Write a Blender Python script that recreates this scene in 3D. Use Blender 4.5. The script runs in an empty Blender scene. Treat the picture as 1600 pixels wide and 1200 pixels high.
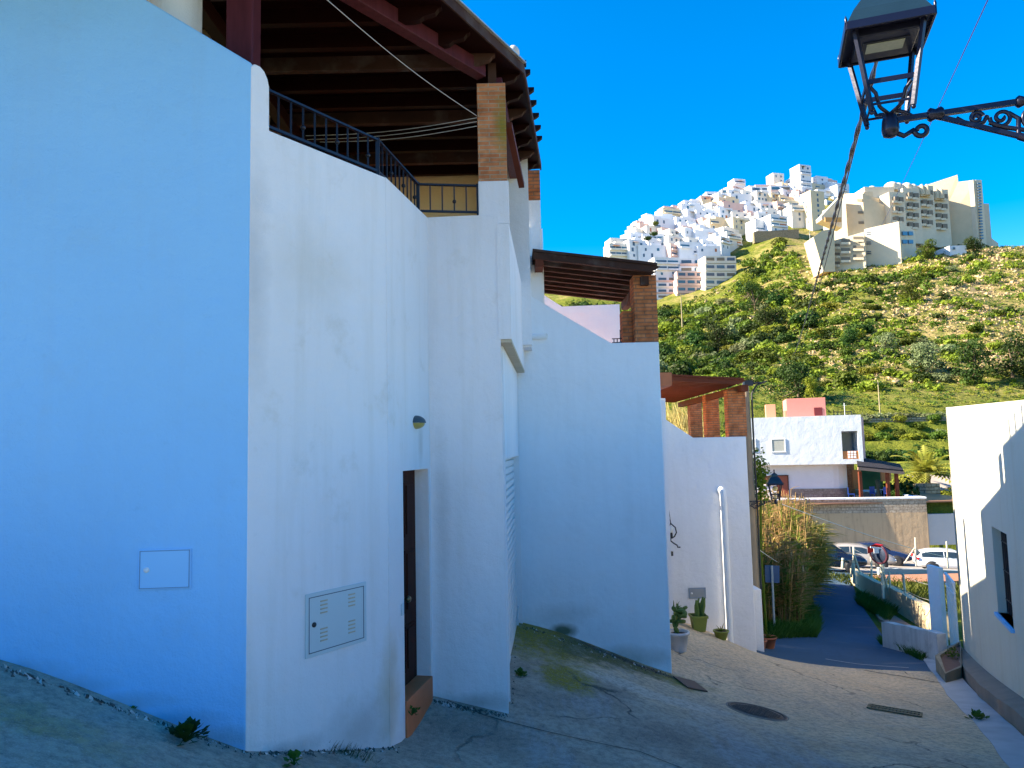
import bpy, math, random
import numpy as np
from mathutils import Vector, Matrix
R = math.radians
random.seed(7); np.random.seed(7)
sc = bpy.context.scene
COL = sc.collection
# ------------------------------------------------------------------ camera
F = 1155.0
PITCH, ROLL = R(5.0), R(1.3)
fw = Vector((0, math.cos(PITCH), math.sin(PITCH)))
r0 = Vector((1, 0, 0)); u0 = r0.cross(fw)
rt = (r0 * math.cos(ROLL) - u0 * math.sin(ROLL)); up = (u0 * math.cos(ROLL) + r0 * math.sin(ROLL))
cam = bpy.data.objects.new('camera', bpy.data.cameras.new('camera')); COL.objects.link(cam)
cam.matrix_world = Matrix(((rt.x, up.x, -fw.x, 0), (rt.y, up.y, -fw.y, 0), (rt.z, up.z, -fw.z, 0), (0, 0, 0, 1)))
cam.data.sensor_width = 36; cam.data.lens = F / 1600 * 36
cam.data.clip_start = 0.05; cam.data.clip_end = 6000
sc.camera = cam
def ray(x, y):
    return fw + rt * ((x - 800) / F) - up * ((y - 600) / F)
def P(x, y, d):                      # point seen at pixel (1600x1200 frame) at world depth Y = d
    v = ray(x, y); return v * (d / v.y)
def X(x, y, d): return P(x, y, d).x
def Z(x, y, d): return P(x, y, d).z
def pix(p):
    p = Vector(p); k = p.dot(fw)
    return (800 + F * p.dot(rt) / k, 600 - F * p.dot(up) / k)
# ------------------------------------------------------------------ terrain
ctl = [(0,1045,5.2),(200,1115,5.3),(387,1182,5.42),(605,1172,6.6),(632,1157,7.03),(674,1091,7.8),(735,1106,7.77),(795,1120,7.75),
       (803,1050,9.0),(813,975,11),(870,990,11),(930,1012,11),(1047,1055,11),(1048,968,16),(1182,1022,16),(1110,990,16),
       (1480,1040,15.9),(1600,1163,9.35),(1540,1100,12.2),(1190,1000,18.5),(1275,1000,18.8),(1460,1015,19.5)]
cp = [tuple(P(*c)) for c in ctl]
cp += [(0,0,-1.6),(-5,0,-.9),(5,0,-2.1),(0,-6,-.7),(8,2,-2.5),(-8,6,-1.0),(-8,12,-1.5),(0,20,-3.6),(-8,24,-3.5),(12,18,-5.0),(16,12,-4.6),(16,0,-3.2),
       (11,30,-6.1),(15.5,38,-6.95),(4,30,-5.0),(0,45,-5.5),(16,46,-7.6),(24,46,-8.1),(33,46,-8.55),(17,58,-8.5),(26,56,-8.7),(36,56,-8.8),(14,28,-6.2),
       (19,33,-7.1),(26,36,-7.7),(20,26,-6.6),(30,26,-7.2),(45,40,-8.5),(45,60,-8),(0,60,-6)]
cp = np.array(cp)
def _U(r2): return np.where(r2 > 1e-9, r2 * np.log(np.maximum(r2, 1e-9)), 0.0)
n = len(cp)
K = _U(((cp[:, None, :2] - cp[None, :, :2]) ** 2).sum(-1)) + np.eye(n) * 0.02
Pm = np.c_[np.ones(n), cp[:, :2]]
A = np.block([[K, Pm], [Pm.T, np.zeros((3, 3))]])
W = np.linalg.solve(A, np.r_[cp[:, 2], np.zeros(3)])
def near_z(x, y):
    r2 = (x[..., None] - cp[:, 0]) ** 2 + (y[..., None] - cp[:, 1]) ** 2
    return _U(r2) @ W[:n] + W[n] + W[n + 1] * x + W[n + 2] * y
HY = np.array([60, 72, 85, 110, 140, 180, 230, 280, 330, 380, 450, 520, 600, 700])
HU = np.array([-.1, .10, .20, .30, .37, .45, .60, .75])
HE = np.array([
 [-.12,-.065,-.01,.040,.07,.10,.13,.155,.19,.23,.25,.25,.24,.22],
 [-.12,-.065,-.01,.042,.08,.12,.15,.175,.20,.225,.238,.235,.23,.22],
 [-.12,-.065,-.01,.045,.085,.11,.135,.160,.182,.230,.275,.298,.29,.27],
 [-.12,-.065,-.01,.045,.085,.12,.16,.185,.215,.255,.31,.330,.33,.31],
 [-.12,-.065,-.01,.045,.085,.13,.18,.215,.25,.28,.325,.345,.345,.32],
 [-.12,-.065,-.01,.045,.09,.15,.21,.24,.262,.28,.335,.350,.345,.33],
 [-.12,-.065,-.01,.045,.10,.17,.225,.262,.255,.235,.21,.19,.17,.15],
 [-.12,-.065,-.01,.045,.10,.17,.225,.258,.245,.225,.20,.18,.16,.14]])
def interp1(xs, table, x):
    i = np.clip(np.searchsorted(xs, x) - 1, 0, len(xs) - 2)
    t = np.clip((x - xs[i]) / (xs[i + 1] - xs[i]), 0, 1); return i, t
def hnoise(x, y):
    return (np.sin(x * .071 + 1.3 * np.sin(y * .043)) * np.cos(y * .063 + .7 * np.sin(x * .05)) * 1.0
            + np.sin(x * .17 + y * .11 + 2) * np.sin(y * .21 - x * .08) * .45 + np.sin(x * .43 - y * .31) * np.sin(y * .52 + x * .2 + 1) * .2)
def far_z(x, y):
    yy = np.maximum(y, 60.0); u = x / yy
    i, s = interp1(HU, None, u); j, t = interp1(HY, None, yy)
    t2 = t
    e = (HE[i, j] * (1 - s) * (1 - t2) + HE[i + 1, j] * s * (1 - t2) + HE[i, j + 1] * (1 - s) * t2 + HE[i + 1, j + 1] * s * t2)
    amp = np.clip((yy - 95) / 60, 0, 1) * 1.5
    z = e * yy + hnoise(x, yy) * amp
    # terraces on the lower slope
    tz = np.clip((yy - 78) / 6, 0, 1) * np.clip((118 - yy) / 8, 0, 1)
    st = 2.6; q = z / st; fr = q - np.floor(q); qq = np.floor(q) + np.clip((fr - .75) / .25, 0, 1)
    return z * (1 - tz) + qq * st * tz
def gz_arr(x, y):
    x = np.asarray(x, float); y = np.asarray(y, float)
    t = np.clip((y - 57) / 12, 0, 1); t = t * t * (3 - 2 * t)
    nz = near_z(np.clip(x, -30, 60), np.clip(y, -12, 66)); fz = far_z(x, y)
    # flat house terrace behind the retaining wall
    z = nz * (1 - t) + fz * t
    hx = np.clip((x - 15) / 1.0, 0, 1) * np.clip((37.0 - x) / .6, 0, 1); hy = np.clip((y - 56.55 - np.maximum(32 - x, 0) * .14) / .3, 0, 1) * np.clip((80 - y) / 6, 0, 1)
    h = hx * hy
    return z * (1 - h) + (-4.75) * h
def gz(x, y): return float(gz_arr(np.array([x]), np.array([y]))[0])
def G(x, y, dmin=2.5, dmax=420):      # ground point under a pixel
    v = ray(x, y); ds = np.geomspace(dmin, dmax, 1500)
    px, pz = v.x / v.y * ds, v.z / v.y * ds
    g = gz_arr(px, ds); k = np.argmax(pz < g)
    if not (pz < g).any(): k = len(ds) - 1
    a, b = ds[max(k - 1, 0)], ds[k]
    for _ in range(14):
        m = (a + b) / 2
        if v.z / v.y * m < gz(v.x / v.y * m, m): b = m
        else: a = m
    return Vector((v.x / v.y * b, b, gz(v.x / v.y * b, b)))
# ------------------------------------------------------------------ mesh builder
class MB:
    def __init__(s): s.v = []; s.f = []; s.sm = []
    def add(s, vs, fs, smooth=False):
        o = len(s.v); s.v += [tuple(v) for v in vs]; s.f += [tuple(i + o for i in f) for f in fs]; s.sm += [smooth] * len(fs); return s
    def box(s, c, size, rz=0, tilt=None):
        hx, hy, hz = size[0] / 2, size[1] / 2, size[2] / 2
        M = Matrix.Rotation(rz, 3, 'Z')
        if tilt is not None: M = M @ tilt
        vs = [Vector(c) + M @ Vector((a * hx, b * hy, d * hz)) for a in (-1, 1) for b in (-1, 1) for d in (-1, 1)]
        return s.add(vs, [(0, 1, 3, 2), (4, 6, 7, 5), (0, 4, 5, 1), (2, 3, 7, 6), (0, 2, 6, 4), (1, 5, 7, 3)])
    def ext(s, poly, vec):
        vec = Vector(vec); n = len(poly); a = [Vector(p) for p in poly]; b = [p + vec for p in a]
        return s.add(a + b, [tuple(range(n)), tuple(range(2 * n - 1, n - 1, -1))] + [(i, i + n, (i + 1) % n + n, (i + 1) % n) for i in range(n)])
    def bar(s, p, q, w, h=None):
        p, q = Vector(p), Vector(q); h = h or w; d = (q - p).normalized()
        a = d.cross(Vector((0, 0, 1)))
        if a.length < 1e-3: a = Vector((1, 0, 0))
        a.normalize(); b = d.cross(a).normalized()
        vs = [c + a * (i * w / 2) + b * (j * h / 2) for c in (p, q) for i, j in ((-1, -1), (1, -1), (1, 1), (-1, 1))]
        return s.add(vs, [(3, 2, 1, 0), (4, 5, 6, 7)] + [(i, (i + 1) % 4, (i + 1) % 4 + 4, i + 4) for i in range(4)])
    def tube(s, pts, r, n=8, caps=True):
        pts = [Vector(p) for p in pts]; m = len(pts)
        rr = r if isinstance(r, (list, tuple)) else [r] * m
        vs = []; a = None
        for i, p in enumerate(pts):
            d = (pts[min(i + 1, m - 1)] - pts[max(i - 1, 0)]).normalized()
            if a is None:
                a = d.cross(Vector((0, 0, 1)))
                if a.length < 1e-3: a = Vector((1, 0, 0))
            a = (a - d * a.dot(d)).normalized(); b = d.cross(a)
            for k in range(n):
                t = 2 * math.pi * k / n; vs.append(p + (a * math.cos(t) + b * math.sin(t)) * rr[i])
        fs = [(i * n + k, i * n + (k + 1) % n, (i + 1) * n + (k + 1) % n, (i + 1) * n + k) for i in range(m - 1) for k in range(n)]
        s.add(vs, fs, True)
        if caps: s.add(vs[:n], [tuple(range(n - 1, -1, -1))]); s.add(vs[-n:], [tuple(range(n))])
        return s
    def lathe(s, c, prof, n=20, axis=None, smooth=True):   # prof: (r, z) along the axis
        c = Vector(c); ax = Vector(axis or (0, 0, 1)).normalized(); a = ax.orthogonal().normalized(); b = ax.cross(a)
        vs = [c + ax * z + (a * math.cos(2 * math.pi * k / n) + b * math.sin(2 * math.pi * k / n)) * r for r, z in prof for k in range(n)]
        m = len(prof)
        fs = [(i * n + k, i * n + (k + 1) % n, (i + 1) * n + (k + 1) % n, (i + 1) * n + k) for i in range(m - 1) for k in range(n)]
        s.add(vs, fs, smooth)
        if prof[0][0] > 1e-4: s.add(vs[:n], [tuple(range(n - 1, -1, -1))])
        if prof[-1][0] > 1e-4: s.add(vs[-n:], [tuple(range(n))])
        return s
    def sphere(s, c, r, sc_=(1, 1, 1), n=12):
        prof = [(math.sin(math.pi * i / n), -math.cos(math.pi * i / n)) for i in range(n + 1)]
        prof = [(max(p[0], 1e-5), p[1]) for p in prof]; t = MB().lathe((0, 0, 0), prof, n * 2)
        return s.add([Vector(c) + Vector((v[0] * r * sc_[0], v[1] * r * sc_[1], v[2] * r * sc_[2])) for v in t.v], t.f, True)
    def mesh(s, name, mat):
        me = bpy.data.meshes.new(name); me.from_pydata(s.v, [], s.f)
        me.polygons.foreach_set('use_smooth', s.sm); me.update()
        if mat: me.materials.append(mat)
        return me
    def build(s, name, mat, parent=None, label=None, bevel=0):
        me = s.mesh(name, mat)
        import bmesh
        bm = bmesh.new(); bm.from_mesh(me); bmesh.ops.recalc_face_normals(bm, faces=bm.faces); bm.to_mesh(me); bm.free()
        o = bpy.data.objects.new(name, me); COL.objects.link(o)
        if parent is not None:
            o.parent = parent; o.matrix_parent_inverse = Matrix.Translation(-parent.location) if parent.type == 'EMPTY' and parent.rotation_euler.z == 0 else Matrix.Identity(4)
        if label: o['label'] = label
        if bevel:
            b = o.modifiers.new('bevel', 'BEVEL'); b.width = bevel; b.segments = 2; b.limit_method = 'ANGLE'; b.angle_limit = R(40)
        return o
def tag(o, label, cat, group=None, kind=None):
    if label: o['label'] = label
    if cat: o['category'] = cat
    if group: o['group'] = group
    if kind: o['kind'] = kind
    return o
def thing(name, label, cat, loc=(0, 0, 0), group=None):
    o = bpy.data.objects.new(name, None); o.empty_display_size = .2; o.location = loc; COL.objects.link(o)
    return tag(o, label, cat, group)
def struct(o): o['kind'] = 'structure'; return o
def copy_tree(o, parent=None):
    c = o.copy(); COL.objects.link(c)
    if parent is not None: c.parent = parent
    for ch in [k for k in COL.objects if k.parent == o]: copy_tree(ch, c)
    return c
# ------------------------------------------------------------------ materials
class NT:
    def __init__(s, name):
        s.m = bpy.data.materials.new(name); s.m.use_nodes = True; s.t = s.m.node_tree; s.n = s.t.nodes; s.l = s.t.links
        s.b = s.n['Principled BSDF']; s.out = s.n['Material Output']
        g = s.n.new('ShaderNodeNewGeometry'); s.pos = g.outputs['Position']; s.nor = g.outputs['Normal']
    def new(s, t): return s.n.new('ShaderNode' + t)
    def setp(s, sock, v):
        if isinstance(v, bpy.types.NodeSocket): s.l.new(v, sock)
        elif isinstance(v, (tuple, list)): sock.default_value = (*v, 1) if len(v) == 3 and sock.type == 'RGBA' else v
        else: sock.default_value = v
    def noise(s, scale, vec=None, detail=4, rough=.55, stretch=None, dist=0):
        n = s.new('TexNoise'); n.inputs['Scale'].default_value = scale; n.inputs['Detail'].default_value = detail; n.inputs['Roughness'].default_value = rough; n.inputs['Distortion'].default_value = dist
        v = vec or s.pos
        if stretch:
            mp = s.new('Mapping'); mp.inputs['Scale'].default_value = stretch; s.l.new(v, mp.inputs['Vector']); v = mp.outputs[0]
        s.l.new(v, n.inputs['Vector']); return n.outputs['Fac']
    def ramp(s, f, a, b, ca=(0, 0, 0), cb=(1, 1, 1)):
        r = s.new('ValToRGB'); r.color_ramp.elements[0].position = a; r.color_ramp.elements[1].position = b
        r.color_ramp.elements[0].color = (*ca, 1); r.color_ramp.elements[1].color = (*cb, 1); s.setp(r.inputs[0], f); return r.outputs[0]
    def mix(s, f, a, b, mode='MIX'):
        m = s.new('Mix'); m.data_type = 'RGBA'; m.blend_type = mode; s.setp(m.inputs[0], f); s.setp(m.inputs[6], a); s.setp(m.inputs[7], b); return m.outputs[2]
    def math(s, op, a, b=0, c=0, clamp=False):
        m = s.new('Math'); m.operation = op; m.use_clamp = clamp; s.setp(m.inputs[0], a); s.setp(m.inputs[1], b); s.setp(m.inputs[2], c); return m.outputs[0]
    def spot(s, c, size, nz=None, soft=.5, amt=.6, rz=0):   # soft mask around a world position
        mp = s.new('Mapping'); mp.vector_type = 'TEXTURE'; mp.inputs['Location'].default_value = c; mp.inputs['Scale'].default_value = size; mp.inputs['Rotation'].default_value = (0, 0, rz)
        s.l.new(s.pos, mp.inputs[0]); L = s.new('VectorMath'); L.operation = 'LENGTH'; s.l.new(mp.outputs[0], L.inputs[0])
        d = s.math('SUBTRACT', 1, L.outputs['Value'])
        if nz is not None: d = s.math('ADD', d, s.math('MULTIPLY', s.math('SUBTRACT', nz, .5), amt * 2))
        return s.math('DIVIDE', d, soft, clamp=True)
    def bump(s, h, st=.3, dist=.02):
        b = s.new('Bump'); b.inputs['Strength'].default_value = st; b.inputs['Distance'].default_value = dist; s.l.new(h, b.inputs['Height']); s.l.new(b.outputs[0], s.b.inputs['Normal'])
    def fin(s, col=None, rough=.7, metal=0, spec=None):
        if col is not None: s.setp(s.b.inputs['Base Color'], col)
        s.setp(s.b.inputs['Roughness'], rough); s.b.inputs['Metallic'].default_value = metal
        if spec is not None: s.b.inputs['Specular IOR Level'].default_value = spec
        return s.m
def plain(name, col, rough=.6, metal=0, var=.15, scale=8):
    t = NT(name); nz = t.noise(scale); c = t.mix(nz, tuple(k * (1 - var) for k in col), tuple(min(1, k * (1 + var)) for k in col)); t.bump(t.noise(scale * 6), .15, .004)
    return t.fin(c, rough, metal)
def plaster(name, col, dirt=(.45, .40, .30), dirt_amt=.35, streak=.3, spots=()):
    t = NT(name)
    big = t.noise(.55, detail=6); c = t.mix(t.ramp(big, .35, .7), col, tuple(k * .93 for k in col))
    st = t.noise(1.0, stretch=(5, 5, .35), detail=5, rough=.6)
    c = t.mix(t.math('MULTIPLY', t.ramp(st, .5, .78), streak), c, dirt)
    blot = t.noise(2.2, detail=8, rough=.7)
    c = t.mix(t.math('MULTIPLY', t.ramp(blot, .58, .8), dirt_amt), c, dirt)
    fine = t.noise(9, detail=8, rough=.75)
    c = t.mix(t.math('MULTIPLY', t.ramp(fine, .60, .85), .3), c, tuple(k * .6 for k in col))
    for (p, size, colr, a, soft) in spots:
        nz = t.noise(3.5, detail=6); c = t.mix(t.math('MULTIPLY', t.spot(p, size, nz, soft, .5), a), c, colr)
    h = t.math('ADD', t.math('MULTIPLY', t.noise(1.8, detail=3), 1.8), t.math('ADD', t.math('MULTIPLY', t.noise(14, detail=5, rough=.6), .35), t.math('MULTIPLY', t.noise(60, detail=6, rough=.7), .25))); t.bump(h, .7, .03)
    return t.fin(c, .9, spec=.2)
def brick(name, c1, c2, mortar, scale=1.0, bw=.25, bh=.062, ms=.008, ang=0, extra=None, spots=()):
    t = NT(name); v = t.new('SeparateXYZ'); t.l.new(t.pos, v.inputs[0])
    cb = t.new('CombineXYZ'); hor = t.math('ADD', t.math('MULTIPLY', v.outputs[0], math.cos(ang)), t.math('MULTIPLY', v.outputs[1], math.sin(ang) if ang else 1.0))
    t.l.new(hor, cb.inputs[0]); t.l.new(v.outputs[2], cb.inputs[1])
    b = t.new('TexBrick'); t.l.new(cb.outputs[0], b.inputs['Vector']); b.inputs['Scale'].default_value = scale
    b.inputs['Brick Width'].default_value = bw; b.inputs['Row Height'].default_value = bh; b.inputs['Mortar Size'].default_value = ms; b.inputs['Mortar Smooth'].default_value = .3
    b.inputs['Color1'].default_value = (*c1, 1); b.inputs['Color2'].default_value = (*c2, 1); b.inputs['Mortar'].default_value = (*mortar, 1)
    nz = t.noise(7, detail=6); c = t.mix(t.ramp(nz, .35, .75), b.outputs['Color'], (.5, .45, .4), 'MULTIPLY')
    for (p, size, colr, a, soft) in spots: c = t.mix(t.math('MULTIPLY', t.spot(p, size, t.noise(9, detail=5), soft, .5), a), c, colr)
    h = t.math('ADD', t.math('MULTIPLY', b.outputs['Fac'], -1), t.math('MULTIPLY', t.noise(60), .25)); t.bump(h, .8, .012)
    return t.fin(c, .9, spec=.2)
def wood(name, col, rough=.55, var=.5, st=(1, 1, 12), weather=None):
    t = NT(name); nz = t.noise(3, stretch=st, detail=6, rough=.6); c = t.mix(nz, tuple(k * (1 - var) for k in col), tuple(k * (1 + var) for k in col))
    if weather: c = t.mix(t.math('MULTIPLY', t.ramp(t.noise(2.5, detail=6), .52, .7), .5), c, weather)
    t.bump(t.noise(20, stretch=st), .25, .004); return t.fin(c, rough, spec=.12)
def leaves(name, ca, cb, trans=.3, scale=.6, objvar=.35):
    t = NT(name); nz = t.noise(scale, detail=3); oi = t.new('ObjectInfo')
    c = t.mix(t.ramp(nz, .3, .7), ca, cb)
    hs = t.new('HueSaturation'); t.l.new(c, hs.inputs['Color']); t.setp(hs.inputs['Value'], t.math('ADD', t.math('MULTIPLY', oi.outputs['Random'], objvar * 2), 1 - objvar)); t.setp(hs.inputs['Hue'], t.math('ADD', t.math('MULTIPLY', oi.outputs['Random'], .05), .475)); c = hs.outputs[0]
    t.fin(c, .6, spec=.2)
    if trans:
        tr = t.new('BsdfTranslucent'); t.l.new(c, tr.inputs['Color']); mx = t.new('MixShader'); mx.inputs[0].default_value = trans
        t.l.new(t.b.outputs[0], mx.inputs[1]); t.l.new(tr.outputs[0], mx.inputs[2]); t.l.new(mx.outputs[0], t.out.inputs[0])
    return t.m
def glass_dark(name, col=(.03, .05, .07), rough=.08):
    t = NT(name); return t.fin(t.mix(t.noise(1.5), tuple(k * .7 for k in col), tuple(k * 1.3 for k in col)), rough)
# ------------------------------------------------------------------ world and sun
EL, AZ = R(34), R(2)
S = Vector((-math.cos(EL) * math.cos(AZ), math.cos(EL) * math.sin(AZ), math.sin(EL)))
w = bpy.data.worlds.new('World'); sc.world = w; w.use_nodes = True; wt = w.node_tree; bg = wt.nodes['Background']
sky = wt.nodes.new('ShaderNodeTexSky'); sky.sky_type = 'NISHITA'; sky.sun_disc = False; sky.sun_elevation = EL; sky.sun_rotation = math.atan2(S.x, S.y)
sky.air_density = 1.0; sky.dust_density = .3; sky.ozone_density = 2.5; sky.altitude = 100
hs = wt.nodes.new('ShaderNodeHueSaturation'); hs.inputs['Saturation'].default_value = 1.6; hs.inputs['Hue'].default_value = .504
wt.links.new(sky.outputs[0], hs.inputs['Color']); wt.links.new(hs.outputs[0], bg.inputs['Color']); bg.inputs['Strength'].default_value = .09
sl = bpy.data.lights.new('sun', 'SUN'); sl.energy = 5.0; sl.angle = R(.5); sl.color = (1, .87, .66); so = bpy.data.objects.new('sun', sl); COL.objects.link(so)
so.rotation_euler = S.to_track_quat('Z', 'Y').to_euler()
sc.view_settings.view_transform = 'Standard'; sc.view_settings.look = 'None'; sc.view_settings.exposure = 1.85; sc.view_settings.gamma = 1
sc.cycles.max_bounces = 6; sc.cycles.diffuse_bounces = 4
# ================================================================== the near houses
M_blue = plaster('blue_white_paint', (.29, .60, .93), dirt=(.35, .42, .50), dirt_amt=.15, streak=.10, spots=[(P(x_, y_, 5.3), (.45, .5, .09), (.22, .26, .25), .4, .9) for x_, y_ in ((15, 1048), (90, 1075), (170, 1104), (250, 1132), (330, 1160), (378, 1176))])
spC = P(800, 330, 7.7)
M_white = plaster('weathered_white_paint', (.86, .83, .84), dirt=(.58, .52, .42), dirt_amt=.5, streak=.28,
   spots=[(P(395, 420, 5.45), (.12, .3, 1.1), (.35, .36, .36), .35, .8), (P(610, 1080, 6.6), (.12, .3, .6), (.55, .40, .20), .5, .8), (P(560, 1140, 6.3), (.5, .5, .3), (.40, .38, .36), .5, .9), (P(430, 1180, 5.7), (.4, .5, .12), (.30, .30, .28), .6, .9), (P(735, 1100, 7.75), (.6, .3, .12), (.30, .30, .26), .6, .9), (P(690, 800, 7.75), (.1, .3, 1.2), (.45, .45, .44), .3, .9), (P(500, 420, 5.9), (.6, .6, .5), (.55, .50, .40), .3, .9), (P(653, 690, 7.5), (.1, .1, .3), (.45, .38, .3), .4, .9)])
M_white2 = plaster('smooth_white_paint', (.87, .90, .94), dirt=(.45, .48, .50), dirt_amt=.12, streak=.12,
   spots=[(P(880, 985, 11), (.24, 1, .13), (.07, .10, .03), .9, .7), (P(880, 960, 11), (.5, 1, .22), (.45, .48, .46), .4, .9), (P(980, 1030, 11), (.9, 1, .22), (.20, .22, .12), .45, .8)])
M_white3 = plaster('clean_white_paint', (.86, .86, .88), dirt=(.5, .48, .45), dirt_amt=.12, streak=.12)
M_cream = plaster('cream_paint', (.80, .64, .38), dirt_amt=.1, streak=.1)
M_brickA = brick('moss_stained_brick', (.60, .20, .08), (.70, .30, .13), (.55, .38, .25), bw=.22, bh=.047, ms=.007, spots=[(P(785, 190, 7.7), (.12, .6, .45), (.26, .22, .03), .85, .9)])
M_brickB = brick('orange_brick', (.60, .19, .07), (.70, .26, .10), (.36, .18, .10), bw=.24, bh=.058, ms=.010)
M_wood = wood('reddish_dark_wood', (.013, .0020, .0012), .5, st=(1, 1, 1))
M_woodp = wood('varnished_purple_brown_wood', (.085, .022, .030), .35, st=(6, 6, .6))
M_wood2 = wood('weathered_dark_wood', (.060, .030, .022), .7, st=(1, 1, 1), weather=(.16, .14, .13))
M_wood3 = wood('red_brown_wood', (.13, .035, .018), .6, st=(1, 1, 1))
M_iron = plain('black_painted_iron', (.012, .015, .028), .4, .3)
M_door = wood('dark_brown_door_wood', (.060, .018, .012), .65, st=(6, 6, .5))
M_terra = plain('terracotta_tiles', (.62, .17, .06), .6)
M_cab = plain('pale_grey_green_metal', (.56, .64, .66), .45, 0, .05, 3)
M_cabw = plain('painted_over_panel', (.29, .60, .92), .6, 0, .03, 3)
M_gap = plain('dark_joint', (.06, .10, .15), .8)
M_shut = plain('white_shutter_slats', (.80, .80, .78), .45, 0, .06, 3)
M_dull = plain('soffit_plaster', (.55, .46, .33), .9, 0, .25, 6)
M_pvc = plain('white_plastic_pipe', (.80, .81, .82), .75, 0, .04, 4)
M_brass = plain('aged_brass', (.20, .15, .08), .35, .8)
M_black = plain('black_rubber', (.02, .02, .022), .6)

def inter(a, b, t): return a + (b - a) * t
def plan(x, y, d): p = P(x, y, d); return Vector((p.x, p.y, 0))
A_ = plan(387, 800, 5.42); B_ = plan(606, 700, 6.6); C_ = plan(672, 700, 7.8); D_ = plan(795, 1120, 7.75)
L_ = Vector((-4.6, 5.237, 0)); L2_ = Vector((-7.0, 3.3, 0))
ZL = Z(605, 277, 6.6)                                 # ledge height
def up3(p, z): return Vector((p.x, p.y, z))
def wallq(mb, a, b, z0, z1, th, out=None):            # vertical solid between plan points, thickness behind the face
    d = (b - a).normalized(); nrm = Vector((-d.y, d.x, 0)) * th
    za = z0 if isinstance(z0, (tuple, list)) else (z0, z0); zb = z1 if isinstance(z1, (tuple, list)) else (z1, z1)
    mb.ext([up3(a, za[0]), up3(b, za[1]), up3(b, zb[1]), up3(a, zb[0])], nrm)
h1 = thing('terrace_house', 'nearest white house on the left with a pergola terrace, brown door and roller shutter', 'house', (A_.x, A_.y, -2.3))
# blue painted front wall with sloping parapet
mb = MB(); zA = Z(387, 98, 5.42)
p230 = P(230, -2, 5.34); dl = (A_ - L_).normalized()
kz = (p230.z - zA) / (A_ - Vector((p230.x, p230.y, 0))).length
def blue_top(t): return zA + kz * t
Lt = (A_ - L_).length
nb = Vector((-dl.y, dl.x, 0))
mb.ext([up3(L_, -3), up3(A_, -3.4), up3(A_, zA), up3(A_ - dl * 2.2, zA + kz * 2.2), up3(A_ - dl * 2.2, 4.6), up3(L_, 4.6)], nb * .22); wallq(mb, L2_, L_, -3, 4.6, .22)  # second piece: unseen return wall, added to shade the ground at lower left
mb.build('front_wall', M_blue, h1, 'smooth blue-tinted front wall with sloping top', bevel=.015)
# angled wall with the round shouldered pier
mb = MB(); dab = (B_ - A_).normalized(); nab = Vector((-dab.y, dab.x, 0))
lab = (B_ - A_).length
pw = .13
top = [(0, zA - .02), (.04, zA + .0)] + [(.05 + pw * .75 * math.sin(R(a)), ZL + .32 + .10 * math.cos(R(a))) for a in (0, 25, 45, 65, 90)] + [(.05 + pw * .75, ZL)]
top = [(0, zA - .03), (.03, zA + .005), (.08, zA + .005), (.12, zA - .02), (.15, zA - .07), (.165, zA - .13), (.168, ZL)]
poly = [up3(A_, -3.4), up3(B_, -3.4), up3(B_, ZL)] + [up3(A_ + dab * s_, z_) for s_, z_ in reversed(top)]
mb.ext(poly, nab * .22)
mb.build('angled_wall', M_white, h1, 'stained off-white wall with round shouldered pier', bevel=.01)
# door wall (opening from x=630 to x=670)
dbc = (C_ - B_).normalized(); nbc = Vector((-dbc.y, dbc.x, 0)); lbc = (C_ - B_).length
def onbc(x, y):                       # parameter along B-C where the pixel column hits the wall
    v = ray(x, y); k = v.x / v.y; return (k * B_.y - B_.x) / (dbc.x - k * dbc.y)
s0, s1 = onbc(631, 900), onbc(671.5, 900)
q0 = B_ + dbc * s0; q1 = B_ + dbc * s1
zdt = Z(629, 736, q0.y) ; zdb = Z(633, 1096, q0.y)
mb = MB(); wallq(mb, B_, q0, -3.5, ZL, .25); wallq(mb, q0, q1, zdt, ZL, .25); wallq(mb, q1, C_, -3.5, ZL, .25)
C2 = C_ + dbc * .001
mb.build('door_wall', M_white, h1)
mb = MB(); wallq(mb, q0 - nbc * .02, q1 - nbc * .02, -3.5, zdb, .3); mb.build('doorstep', M_terra, h1, 'terracotta tiled doorstep', bevel=.008)
door = MB(); dn = nbc * .15; wallq(door, q0 + dn, q1 + dn, zdb, zdt, .05)
dr = door.build('door', M_door, h1, 'dark brown panelled wooden door')
pm = MB(); wd = (q1 - q0).length; hd = zdt - zdb
for i in range(2):
    for (a0, a1) in ((.06, .27), (.33, .62), (.68, .94)):
        u0_, u1_ = (.10, .46) if i == 0 else (.54, .90)
        a = q0 + dbc * wd * u0_ + dn - nbc * .012; b = q0 + dbc * wd * u1_ + dn - nbc * .012
        wallq(pm, a, b, zdb + hd * a0, zdb + hd * a1, .010)
        a = q0 + dbc * wd * (u0_ + .05) + dn - nbc * .026; b = q0 + dbc * wd * (u1_ - .05) + dn - nbc * .026
        wallq(pm, a, b, zdb + hd * (a0 + .015), zdb + hd * (a1 - .015), .012)
pm.build('door_panel', M_door, dr)
kn = MB(); kc = q0 + dbc * wd * .5 + dn; kn.lathe((kc.x, kc.y, zdb + hd * .40), [(.012, 0), (.012, .03), (.03, .04), (.035, .055), (.025, .075), (.001, .08)], 14, axis=-nbc)
kn.build('door_knob', M_brass, dr)
bp = B_ + dbc * (s0 - .09); mb = MB(); wallq(mb, bp - nbc * .012, bp + dbc * .05 - nbc * .012, Z(625, 962, bp.y), Z(625, 944, bp.y), .010); mb.build('bell_push', M_cab, h1)
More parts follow.
